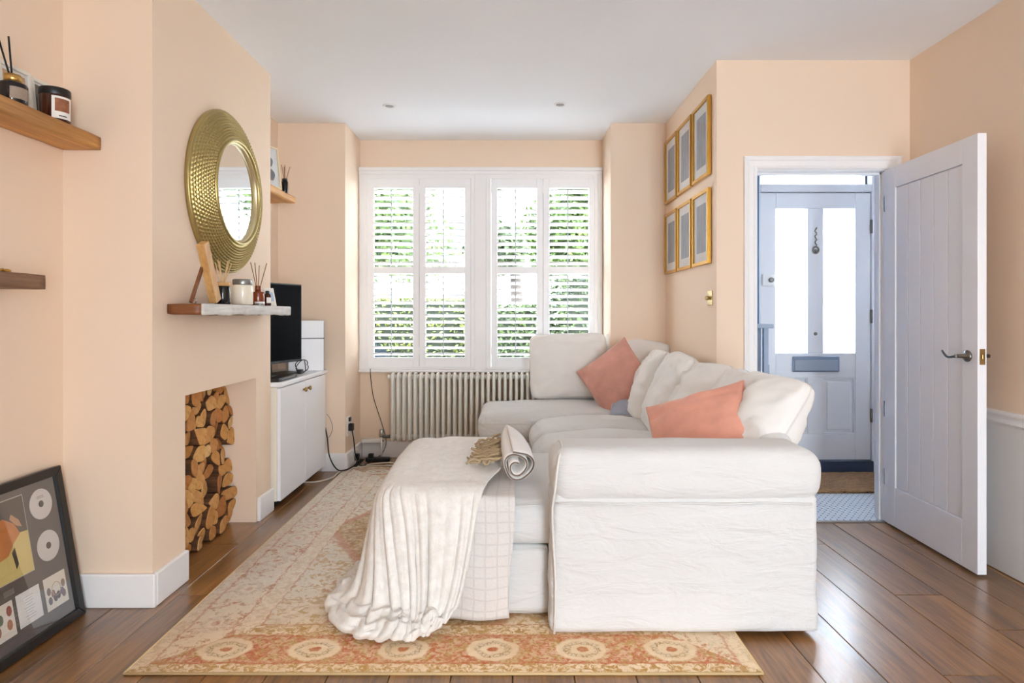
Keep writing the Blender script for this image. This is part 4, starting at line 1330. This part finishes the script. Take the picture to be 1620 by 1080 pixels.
# near arm: flat outside panel with a rolled top that also swells at the back
arm = soft_part('arm', (.145, 1.118, 2.35, 2.60, .018, .52), .025, .022, a=.006, seed=1, s=4.5, ani=(.6, 1, 2.8),
    extra=lambda P, u: (P.x + (-.012 * (1 - (P.z / .5)) if u[0] < -.9 else 0), P.y - .022 * max(0, (1 - P.z / .12)) * (1 if u[1] < 0 else 0), P.z))
def roll_fn(P, u):
    P = P.copy()
    c = Vector((P.x, 2.475, .585))
    d_ = P - c
    if P.x > 1.0:                                   # swell into the rolled back
        k = (P.x - 1.0) / .14
        P.x += .012 * k * math.sin((P.z - .49) / .19 * math.pi)
    P += d_.normalized() * (wr(P, u, .004, 4, 5, (1, 1, 2)))
    return P
MB().soft(.142, 1.132, 2.338, 2.622, .478, .683, .068, .018, roll_fn).build('arm_roll', M_SOFA, arm)
piping([(.150 + .006 * math.sin(k), 2.345 - (.012 if z > .5 else .018 * max(0, 1 - z / .12)), z) for k, z in enumerate((.02, .1, .2, .3, .4, .47, .50))] + [(.155, 2.331, .55), (.16, 2.333, .60), (.17, 2.36, .652), (.185, 2.41, .677), (.185, 2.475, .683), (.185, 2.54, .677), (.17, 2.59, .65)], arm, .0045)
piping([(.16 + .0489 * i, 2.3435 + .0015 * math.sin(i * 1.3), .487 + .002 * math.sin(i * .9)) for i in range(20)], arm, .0035, M_SOFA)

# chaise beside the arm, under the throws
soft_part('chaise_base', (-.50, .142, 2.47, 3.39, .022, .286), .02, .03, a=.004, seed=2, ani=(1, 1, 2.5), s=5)
soft_part('chaise_base', (.142, 1.05, 2.60, 3.39, .022, .286), .02, .05, seed=3)
soft_part('seat_cushion', (-.515, .60, 2.462, 3.385, .286, .452), .05, .03, puff=.025, a=.004, seed=4)
soft_part('seat_cushion', (.60, 1.0, 2.63, 3.385, .286, .45), .05, .04, puff=.03, seed=6)
piping([(-.48 + .06 * i, 2.459, .445) for i in range(11)], sofa, .0028, M_SOFA)
# middle seats
soft_part('seat_base', (.14, 1.05, 3.39, 4.40, .022, .29), .02, .05, seed=7)
for k, (a, b) in enumerate(((3.39, 3.86), (3.865, 4.395))):
    soft_part('seat_cushion', (.125, .99, a, b, .29, .465), .085, .025, puff=.06, a=.006, seed=10 + k, side=.02)
# far chaise below the window
soft_part('chaise_base', (-.225, 1.05, 4.405, 5.09, .022, .30), .02, .05, seed=12)
soft_part('seat_cushion', (-.24, .98, 4.40, 5.085, .30, .495), .07, .03, puff=.045, a=.005, seed=14)
piping([(-.235 + .06 * i, 4.397, .43) for i in range(7)], sofa, .003)
# back frame
def back_fn(P, u):
    return P
soft_part('back_frame', (1.03, 1.132, 2.60, 5.09, .022, .655), .05, .04, seed=16, a=.004)
soft_part('back_frame', (.30, 1.03, 5.0, 5.085, .022, .66), .04, .05, seed=17, a=.004)
MB().soft(1.0, 1.142, 2.58, 2.9, .57, .70, .06, .025).build('back_roll', M_SOFA, sofa)

def pillow_mesh(w, h, t, seed, n=38, p=.42, pinch=.06, wrk=.010, rad=.0, sag=0.0):
    vs_ = {}; out = []; fs = []
    def pos(i, j, s):
        u = -1 + 2 * i / n; v = -1 + 2 * j / n
        u = math.sin(u * math.pi / 2); v = math.sin(v * math.pi / 2)
        x = w / 2 * u * (1 - pinch * (1 - v * v) * u * u)
        y = h / 2 * v * (1 - pinch * (1 - u * u) * v * v)
        cr_ = 1 - rad * (abs(u) * abs(v)) ** 5
        x *= cr_; y *= cr_
        e = max(0, (1 - u * u)) * max(0, (1 - v * v))
        z = s * t / 2 * e ** p
        edge = 1 - e
        # gathered creases running in from the seams and corners
        q = math.atan2(v, u)
        k = nz((math.cos(q) * 2.4, math.sin(q) * 2.4, s + e * .8), 1.6, seed)
        z += s * wrk * (k * edge * (1 if 0 < e else 0) + .7 * nz((x, y, s * .2), 6, seed + 3) + .45 * nz((x, y * 2.2, s * .2), 11, seed + 4) - .5 * max(0, 1 - abs(nz((x, y, s), 4.5, seed + 6)) * 9)) * min(1, e * 6)
        if sag:
            y -= sag * (1 - v) * .5 * 0
            z += s * sag * (-v) * e
        return (x, y, z)
    for s in (1, -1):
        for i in range(n + 1):
            for j in range(n + 1):
                b = i in (0, n) or j in (0, n)
                key = (i, j, 0 if b else s)
                if key not in vs_:
                    vs_[key] = len(out); out.append(pos(i, j, s))
    for s in (1, -1):
        for i in range(n):
            for j in range(n):
                q = [vs_.get((a, b, 0), vs_.get((a, b, s))) for a, b in ((i, j), (i + 1, j), (i + 1, j + 1), (i, j + 1))]
                fs.append(tuple(q) if s == 1 else tuple(q[::-1]))
    loop = [pos(i, 0, 1) for i in range(n)] + [pos(n, j, 1) for j in range(n)] + [pos(i, n, 1) for i in range(n, 0, -1)] + [pos(0, j, 1) for j in range(n, 0, -1)]
    return MB().add(out, fs, 0, True), loop
def pillow(name, parent, loc, normal, roll, w, h, t, seed, m, pipe_m, label=None, cat=None, group=None, piece='cover', **kw):
    mb, loop = pillow_mesh(w, h, t, seed, **kw)
    M = frame_matrix(loc, normal, roll)
    if parent is None:
        root = thing(name, label, cat, loc, 0, group)
        o = mb.build(piece, m, root, local=True)
        M2 = M.copy(); M2.translation = (0, 0, 0)
        o.matrix_local = M2
    else:
        root = parent
        o = mb.build(name, m, parent, local=True)
        M2 = M.copy(); M2.translation = Vector(loc) - parent.location
        o.matrix_local = M2
    p_ = MB().tube(loop, .0042, 6, True).build('piping', pipe_m, o, local=True)
    return o
# back cushions along the right, leaning towards the sofa back; last ones overlap near the arm
def lean_n(deg, yaw=0.0):
    a = R(deg)
    v = Vector((-math.cos(a), 0, math.sin(a)))
    return Matrix.Rotation(R(yaw), 3, 'Z') @ v
BK = dict(p=.34, pinch=.03, wrk=.026, rad=.09)
pillow('back_cushion', sofa, (.93, 4.38, .70), lean_n(22, -8), R(3), .54, .50, .22, 31, M_PILLOW, M_SOFA, **BK)
pillow('back_cushion', sofa, (.945, 3.88, .70), lean_n(24, -4), R(-2), .54, .52, .23, 32, M_PILLOW, M_SOFA, **BK)
pillow('back_cushion', sofa, (.985, 3.46, .685), lean_n(28, 6), R(3), .46, .50, .22, 33, M_PILLOW, M_SOFA, **BK)
pillow('back_cushion', sofa, (1.03, 3.13, .675), lean_n(32, -6), R(-4), .44, .50, .22, 34, M_PILLOW, M_SOFA, **BK)
pillow('back_cushion', sofa, (1.055, 2.83, .68), lean_n(34, 14), R(-2), .44, .52, .25, 35, M_PILLOW, M_PIPE, **BK)
# two against the window end
pillow('back_cushion', sofa, (.425, 4.90, .785), Vector((-.06, -.95, .22)), R(2), .60, .50, .19, 36, M_PILLOW, M_SOFA, **BK)
pillow('back_cushion', sofa, (.88, 4.84, .76), Vector((-.5, -.8, .25)), R(-9), .56, .50, .18, 37, M_PILLOW, M_SOFA, **BK)
# coral velvet cushions
PK = dict(p=.42, pinch=.05, wrk=.014, rad=.0)
pillow('scatter_cushion', None, (.735, 4.58, .715), Vector((-.45, -.86, .25)), R(38), .43, .43, .17, 41, M_VELVET, M_VELVET, 'coral velvet cushion standing on its corner at the window end of the sofa', 'cushion', 'coral velvet cushions', **PK)
pillow('scatter_cushion', None, (.83, 2.84, .645), Vector((-.5, -.62, .55)), R(23), .46, .42, .16, 42, M_VELVET2, M_VELVET2, 'coral velvet cushion leaning behind the near white sofa arm', 'cushion', 'coral velvet cushions', **PK)
t = pillow('grey_cushion', None, (.78, 4.42, .535), Vector((-.3, -.5, .8)), R(8), .22, .16, .06, 43, fabric('grey_knit', (168, 174, 188)), M_PIPE, 'small folded grey cloth tucked under the far coral cushion', 'cloth', **PK)

# ------------------------------------------------------------------ hall: doormat, slim console
def coir():
    g = NT('coir_matting')
    v = g.coord('Object')
    n_ = g.noise(v, 120, 4, .7); b_ = g.noise(g.mapping(v, (1, 3, 1)), 22, 3, .6)
    g.l(g.ramp(g.math('MULTIPLY_ADD', b_, .5, g.math('MULTIPLY', n_, .5)), [(.35, lin((84, 56, 34))), (.65, lin((176, 132, 88)))]), g.b.inputs['Base Color'])
    g.b.inputs['Roughness'].default_value = .95
    g.bump(n_, 1.0, .01)
    return g.m
t = thing('doormat', 'brown coir doormat on the hall tiles at the front door', 'doormat', (2.25, 4.5, 0))
MB().soft(1.86, 2.70, 4.23, 4.74, .0, .02, .008, .04, lambda P, u: (P.x, P.y, P.z + .003 * nz(P, 40) * (1 if u[2] > 0 else 0))).build('mat_body', coir(), t)
t = thing('hall_console', 'slim grey console with metal legs beside the front door', 'console table', (1.6, 4.66, 0))
M_CONS = mat('grey_console_paint', (168, 180, 196), .4)
MB().box(1.42, 1.865, 4.60, 4.80, 1.075, 1.105).build('console_top', M_CONS, t, .006)
for x in (1.43, 1.80):
    MB().box(x, x + .035, 4.62, 4.65, 0, 1.075).build('leg', M_CONS, t, .003)
    MB().box(x, x + .035, 4.76, 4.79, 0, 1.075).build('leg', M_CONS, t, .003)

# ------------------------------------------------------------------ outside the window: street side
GZ = -.42
gnd = shell('ground_outside', [(-30, 30, 5.52, 60, GZ - .1, GZ)], mat('pale_paving', (222, 218, 212), .9, var=.1))
def foliage(mb, c, rad3, n, size, seed, box=False):
    rr = random.Random(seed)
    for _ in range(n):
        if box:
            p = Vector((rr.uniform(-1, 1), rr.uniform(-1, 1), rr.uniform(-1, 1)))
            ax = rr.randrange(3); p[ax] = math.copysign(1 + rr.uniform(-.12, .04), p[ax])
        else:
            p = Vector((rr.gauss(0, 1), rr.gauss(0, 1), rr.gauss(0, 1))); p.normalize(); p *= rr.uniform(.55, 1.0)
        q = Vector((c[0] + p.x * rad3[0], c[1] + p.y * rad3[1], c[2] + p.z * rad3[2]))
        a = Vector((rr.gauss(0, 1), rr.gauss(0, 1), rr.gauss(0, 1))).normalized(); b = a.orthogonal().normalized()
        s = size * rr.uniform(.6, 1.2)
        mb.add([q - a * s, q + b * s * .55, q + a * s, q - b * s * .55], [(0, 1, 2, 3)])
def leafm(name, d_, l_):
    g = NT(name)
    v = g.coord('Object')
    n_ = g.noise(v, 4.5, 4, .7)
    g.l(g.ramp(n_, [(.35, lin(d_)), (.65, lin(l_))]), g.b.inputs['Base Color'])
    g.b.inputs['Roughness'].default_value = .6
    return g.m
M_HEDGE = leafm('hedge_leaf', (34, 48, 12), (92, 98, 34))
M_HEDGE2 = leafm('dark_hedge_leaf', (18, 30, 12), (58, 74, 28))
M_TREEL = leafm('tree_leaf', (28, 48, 18), (80, 100, 40))
M_TRUNK = mat('tree_bark', (52, 44, 38), .9, var=.3)
def hedge(label, x0, x1, y0, y1, h, m, seed, n):
    t = thing('garden_hedge', label, 'hedge', ((x0 + x1) / 2, (y0 + y1) / 2, GZ))
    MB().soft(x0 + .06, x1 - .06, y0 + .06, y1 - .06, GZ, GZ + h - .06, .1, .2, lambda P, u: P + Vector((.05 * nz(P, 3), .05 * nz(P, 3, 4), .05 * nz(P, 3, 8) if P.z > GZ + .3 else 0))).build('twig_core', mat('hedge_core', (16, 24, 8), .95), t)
    mb = MB(); foliage(mb, ((x0 + x1) / 2, (y0 + y1) / 2, GZ + h / 2), ((x1 - x0) / 2, (y1 - y0) / 2, h / 2), int(n * 2.6), .036, seed, True)
    tag(mb.build('leaves', m, t), kind='stuff')
hedge('clipped yellow-green hedge seen through the left shutters', -4.2, -.55, 9.6, 10.5, 1.85, M_HEDGE, 1, 7000)
hedge('lower dark green hedge seen right of the window centre post', -.45, .5, 8.4, 9.2, 1.72, M_HEDGE2, 2, 3500)
hedge('tall dark green hedge seen through the right-hand shutters', .58, 3.2, 8.3, 9.2, 2.12, M_HEDGE2, 6, 6500)
def tree(label, x, y, h, r, seed, m, blobs=6):
    t = thing('street_tree', label, 'tree', (x, y, GZ))
    rr = random.Random(seed)
    MB().tube([(x, y, GZ), (x + .05, y, GZ + h * .3), (x - .05, y, GZ + h * .62)], .16, 10, radii=[.17, .13, .08]).build('trunk', M_TRUNK, t)
    mb = MB()
    for k in range(blobs):
        q = rr.uniform(0, 6.28); d_ = r * rr.uniform(.1, .65)
        foliage(mb, (x + d_ * math.cos(q), y + d_ * math.sin(q) * .7, GZ + h * rr.uniform(.5, .95)), (r * .62, r * .6, r * .5), 2300, .075, seed * 10 + k)
    tag(mb.build('crown', m, t), kind='stuff')
tree('leafy green tree seen through the upper left shutters', -3.3, 14.5, 5.2, 1.9, 3, M_TREEL)
tree('pale green tree seen through the upper right shutters', 1.15, 13.0, 5.0, 1.7, 4, M_TREEL)
tree('thick trunked tree seen just right of the window centre post', .05, 11.6, 5.0, .95, 5, M_HEDGE2, 4)

hs = thing('house_opposite', 'pale rendered terraced house across the street', 'house', (-1, 22, GZ))
MB().box(-9, 7, 21, 28, GZ, 5.2).build('wall', mat('pale_render', (238, 232, 222), .9), hs)
MB().prism([(20.6, 5.2), (28.4, 5.2), (24.5, 8.0)], 'x', -9.3, 7.3).build('roof', mat('slate_roof', (120, 116, 118), .8, var=.2), hs)
for i, x in enumerate((-7.4, -4.4, -1.5, 1.4, 4.6)):
    for z in (.5, 3.1):
        w_ = MB().box(x - .6, x + .6, 20.93, 21.0, z, z + 1.5).build('window', M_TRIM, hs)
        for a, b in ((x - .53, x - .03), (x + .03, x + .53)):
            MB().box(a, b, 20.91, 20.94, z + .08, z + 1.42).build('pane', mat('far_window_glass', (70, 78, 88), .15), w_)
# parked car, its rear glass just showing above the sill on the left
car = thing('parked_car', 'dark blue parked car seen low through the left shutters', 'car', (-2.6, 8.2, GZ))
M_CARP = mat('dark_blue_car_paint', (44, 56, 78), .25, .2, coat=.8)
M_CARG = mat('car_window_glass', (18, 23, 32), .08)
prof_b = [(-4.4, .25), (-4.42, .6), (-4.3, .82), (-3.5, .92), (-1.55, .95), (-1.38, .86), (-1.33, .55), (-1.36, .25)]
MB().prism([(x, GZ + z) for x, z in prof_b], 'y', 7.45, 9.05).build('body', M_CARP, car, .06, 3)
prof_c = [(-3.75, .90), (-3.15, 1.40), (-2.1, 1.42), (-1.58, .95)]
MB().prism([(x, GZ + z) for x, z in prof_c], 'y', 7.56, 8.94).build('cabin', M_CARG, car, .05, 3)
MB().prism([(-3.2, GZ + 1.38), (-3.1, GZ + 1.44), (-2.15, GZ + 1.46), (-2.02, GZ + 1.38)], 'y', 7.58, 8.92).build('roof', M_CARP, car, .03, 2)
for x in (-3.75, -1.95):
    for y in (7.5, 8.82):
        wl = MB().lathe([(0, 0), (.2, 0), (.31, .01), (.32, .04), (.32, .16), (.31, .18), (0, .18)], (x, y, GZ + .32), 'y', 28).build('wheel', M_BLACK, car)
        MB().lathe([(0, -.01), (.19, -.006), (.2, .002)], (x, y, GZ + .32), 'y', 20).build('hubcap', M_TIN, wl)

# ------------------------------------------------------------------ throws on the chaise
def fleece():
    g = NT('white_fleece')
    v = g.coord('Object')
    c0, c1 = lin((222, 218, 212)), lin((240, 238, 234))
    n_ = g.noise(v, 26, 5, .7, .6)
    g.l(g.mix(g.step(n_, .3, .7), c0, c1), g.b.inputs['Base Color'])
    g.b.inputs['Roughness'].default_value = .95
    g.b.inputs['Specular IOR Level'].default_value = .1
    g.b.inputs['Sheen Weight'].default_value = .4
    g.bump(g.math('ADD', n_, g.math('MULTIPLY', g.noise(v, 160, 3, .7), .5)), .45, .006)
    return g.m
# the throw: a sheet led from a line on the seat, over the rounded chaise edge, down in folds and out over the rug
t = thing('throw_blanket', 'fluffy white throw draped over the chaise end and pooling on the rug', 'blanket', (-.5, 2.6, .011))
E_Y, E_X, E_R = 2.428, -.535, .13
LN, LC, LS = (-.10) - (E_X + E_R), E_R * math.pi / 2, 3.36 - (E_Y + E_R)
def rim(s):
    """point on the chaise rim and its outward direction, s from the right end of the near side round to the far left"""
    if s < LN: return Vector((-.10 - s, E_Y, 0)), Vector((0, -1, 0))
    if s < LN + LC:
        q = (s - LN) / E_R
        n_ = Vector((-math.sin(q), -math.cos(q), 0))
        return Vector((E_X + E_R, E_Y + E_R, 0)) + n_ * E_R, n_
    return Vector((E_X, E_Y + E_R + (s - LN - LC), 0)), Vector((-1, 0, 0))
STOT = LN + LC + LS
def seat_top(x, y): return .494 + .05 * max(0, 1 - ((x + .25) / .45) ** 2) * max(0, 1 - ((y - 3.05) / .62) ** 2)
# outline of the fall: (distance out from the rim, height)
FALL = [(-.12, 0), (-.085, .002), (-.05, -.002), (-.022, -.014), (-.004, -.036), (.008, -.07), (.018, -.12), (.028, -.18), (.038, -.24), (.048, -.30), (.062, -.35), (.078, -.39), (.10, -.42), (.125, -.445), (.15, -.458), (.172, -.462), (.186, -.468), (.18, -.474)]
def fall(tt):
    k = tt * (len(FALL) - 1); i = min(int(k), len(FALL) - 2); f = k - i
    a, b = FALL[i], FALL[i + 1]
    return a[0] + (b[0] - a[0]) * f, a[1] + (b[1] - a[1]) * f
NU_, NT1, NT2 = 300, 22, 84
grid = []
for i in range(NT1 + NT2 + 1):
    row = []
    for j in range(NU_ + 1):
        u = j / NU_
        tt = max(0, (i - NT1) / NT2)
        # folds lean towards the gathered spot low on the near side
        smin = .035 * tt + .15 * tt ** 1.6
        s = smin + (STOT - smin) * u ** (1 + .85 * tt)
        P, n_ = rim(min(s, STOT - 1e-4))
        if i < NT1:
            f = i / NT1
            A = Vector((-.05, 2.74 + .66 * u, 0))
            E = P - n_ * .12
            q = A.lerp(E, f)
            z = seat_top(q.x, q.y) + .006 * nz((q.x, q.y, 0), 9, 2) + .004 * nz((q.x, q.y, 0), 22, 5)
            row.append((q.x, q.y, z))
            continue
        o_, dz = fall(tt)
        gather = math.exp(-((u - .12) / .2) ** 2)
        near = 1 - min(1, max(0, (s - LN - LC) / .5))        # the pool is fullest at the near corner
        o_ = min(o_, .03) + max(0, o_ - .03) * (.35 + .65 * near) * (.55 + .45 * min(1, u / .25))
        amp = (.0015 + .021 * min(1, tt * 1.5) ** 1.3) * (1 - .5 * max(0, tt - .8) / .2)
        ph = u + .012 * math.sin(tt * 5 + u * 9) + .045 * nz((u * 6, tt * .6, 2), 1.0, 6)
        amp *= .25 + 1.3 * max(0, .5 + 1.2 * nz((u * 13, tt * 1.3, 5), 1.0, 9))
        F = .55 * math.cos(2 * math.pi * 23 * ph + .6) + .38 * math.cos(2 * math.pi * 37 * ph + 2.1 + tt) + .5 * nz((ph * 20, tt * 1.5, 0), 1.0, 4)
        F = F - .35 * abs(F)
        o2 = o_ + amp * F + .012 * gather * math.sin(tt * 3)
        base = P - n_ * 0
        z = seat_top(*(P - n_ * .12).xy) + dz
        # crumpled pool on the floor
        if tt > .68:
            k = (tt - .68) / .32
            lump = max(0, nz((P.x * 1.0 + u * 3, P.y, k * 1.4), 7, 8)) * .6 + max(0, math.sin(u * 37 + k * 4)) * .25 + .25
            z += .075 * lump * math.sin(min(1, k) * math.pi) ** .8 * (.35 + .65 * near)
            o2 += .03 * nz((u * 14, k * 2, 1), 1.0, 3) * k
            tang = Vector((-n_.y, n_.x, 0))
            base = base + tang * (.03 * nz((u * 11, k * 2, 6), 1.0, 7) * k)
        q = base + n_ * o2
        q.z = max(z, .0205 + .004 * (1 + nz((q.x, q.y, 0), 30, 1)))
        q.z += .003 * nz((q.x, q.y, q.z), 16, 2) if tt < .9 else 0
        row.append((q.x, q.y, q.z))
    grid.append(row)
nu = NU_ + 1
mb = MB().add([p for r_ in grid for p in r_], [(i * nu + j, (i + 1) * nu + j, (i + 1) * nu + j + 1, i * nu + j + 1) for i in range(len(grid) - 1) for j in range(nu - 1)], 0, True)
o = mb.build('fleece_cloth', fleece(), t)
sm = o.modifiers.new('relax', 'SMOOTH'); sm.factor = .5; sm.iterations = 3
so = o.modifiers.new('thickness', 'SOLIDIFY'); so.thickness = .009; so.offset = 0

# grey crinkled cotton quilt hanging below the throw on the chaise side
def quilt_mat():
    g = NT('grey_crinkle_cotton')
    v = g.coord('Object')
    sp = g.n('ShaderNodeSeparateXYZ'); g.l(v, sp.inputs[0])
    wv = g.noise(v, 5, 2, .5)
    def stripes(coord, per):
        f = g.math('FRACT', g.math('DIVIDE', g.math('ADD', coord, g.math('MULTIPLY', wv, .03)), per))
        return g.step(g.math('ABSOLUTE', g.math('SUBTRACT', f, .5)), .0, .12)
    st_ = g.math('MINIMUM', stripes(sp.outputs[0], .045), stripes(g.math('SUBTRACT', sp.outputs[2], sp.outputs[1]), .04))
    cr = g.noise(v, 90, 4, .7)
    g.l(g.mix(st_, lin((208, 204, 201)), g.mix(cr, lin((212, 208, 205)), lin((226, 222, 219)))), g.b.inputs['Base Color'])
    g.b.inputs['Roughness'].default_value = .95
    g.b.inputs['Specular IOR Level'].default_value = .1
    g.bump(g.math('ADD', g.math('MULTIPLY', st_, .35), cr), .6, .005)
    return g.m
t = thing('cotton_quilt', 'pale grey crinkled cotton quilt hanging from the chaise beneath the white throw', 'quilt', (-.2, 2.46, .02))
prof = [(3.05 - .025 * i, .4825) for i in range(22)] + [(2.462 + .0325 * math.cos(q) - .0, .45 + .0325 * math.sin(q)) for q in (math.pi / 2 + math.pi / 2 * i / 6 for i in range(7))]
prof += [(2.4295 - .0 * i, .445 - .0175 * i) for i in range(1, 25)]
NXQ = 44
vs_ = []
for i, (y, z) in enumerate(prof):
    for j in range(NXQ + 1):
        f = j / NXQ
        x = -.40 + .41 * f
        dn = max(0, (.45 - z) / .42)
        x += -.02 * dn * f - .012 * dn * math.sin(z * 9) * f
        yy = y - dn * (.006 + .008 * math.sin(f * 9 + 1) + .006 * nz((x, z, 0), 9, 3)) * (1 if dn > 0 else 0)
        zz = z + .02 * dn * nz((x, 0, 0), 5, 1) * dn + (.003 * nz((x, y, 0), 14, 2) if dn == 0 else 0)
        vs_.append((x, yy, max(zz, .016)))
mb = MB().add(vs_, [(i * (NXQ + 1) + j, i * (NXQ + 1) + j + 1, (i + 1) * (NXQ + 1) + j + 1, (i + 1) * (NXQ + 1) + j) for i in range(len(prof) - 1) for j in range(NXQ)], 0, True)
o = mb.build('quilt_cloth', quilt_mat(), t)
so = o.modifiers.new('thickness', 'SOLIDIFY'); so.thickness = .005; so.offset = 0

# rolled knitted throw with tassels lying on the chaise
t = thing('rolled_throw', 'rolled white throw with beige tassels lying on the chaise', 'blanket', (.01, 2.66, .48))
M_ROLL = fabric('white_knit', (232, 228, 224), .95, 260, .05, .3, .4)
M_TASSEL = mat('beige_tassel_yarn', (172, 150, 118), .95, var=.2, vscale=50, bump=.4, bscale=200)
NQ, NL = 90, 26
A, B = Vector((.018, 2.645, .553)), Vector((-.028, 3.06, .615))
vs_ = []; edge = []
for i in range(NL + 1):
    f = i / NL
    c = A.lerp(B, f) + Vector((0, 0, .012 * math.sin(f * math.pi)))
    sc_ = (1 - f ** 2.6) * .98 + .02
    for j in range(NQ + 1):
        q = j / NQ * 2 * math.pi * 2.1 + 1.2
        r = (.016 + .050 * (j / NQ) ** .8) * (1 + .10 * math.sin(q * 3 + .6) * (.3 + .7 * j / NQ) + .05 * math.sin(q * 1.5 + 2))
        x = r * math.cos(q) * sc_ * 1.02
        z = r * math.sin(q) * sc_ * 1.0 + .03 * f ** 3
        p = (c.x + x, c.y - .012 * math.sin(q * .5) * (1 - f) - .01 * (1 - j / NQ) * (1 - f), c.z + z)
        vs_.append(p)
        if i == 0: edge.append(p)
mb = MB().add(vs_, [(i * (NQ + 1) + j, i * (NQ + 1) + j + 1, (i + 1) * (NQ + 1) + j + 1, (i + 1) * (NQ + 1) + j) for i in range(NL) for j in range(NQ)], 0, True)
o = mb.build('rolled_cloth', M_ROLL, t)
so = o.modifiers.new('thickness', 'SOLIDIFY'); so.thickness = .011; so.offset = 0
MB().tube(edge, .0035, 6).build('brown_hem', mat('brown_hem', (120, 102, 88), .9), o)
tr = random.Random(5)
for k in range(34):
    f = k / 33
    st0 = Vector((-.05 + tr.uniform(-.01, .01), 2.68 + .34 * f, .575 + .03 * f + tr.uniform(-.012, .012)))
    L = tr.uniform(.09, .14)
    dx_ = tr.uniform(.75, 1.0); dy_ = tr.uniform(-.5, .05)
    pts = []
    for m_ in range(9):
        s_ = m_ / 8
        x = st0.x - L * dx_ * s_; y = st0.y + L * dy_ * s_
        top = .515 + .05 * max(0, 1 - ((x + .25) / .42) ** 2) * max(0, 1 - ((y - 3.0) / .6) ** 2)
        z = st0.z * (1 - s_) ** 1.3 + (top + tr.uniform(.004, .03)) * (1 - (1 - s_) ** 1.3)
        pts.append((x + .003 * math.sin(m_ * 2.1 + k), y + .003 * math.cos(m_ * 1.7 + k), z))
    MB().tube(pts, .006, 6, radii=[.0045, .006, .0065, .006, .0065, .006, .0065, .007, .0045]).build('tassel', M_TASSEL, t)
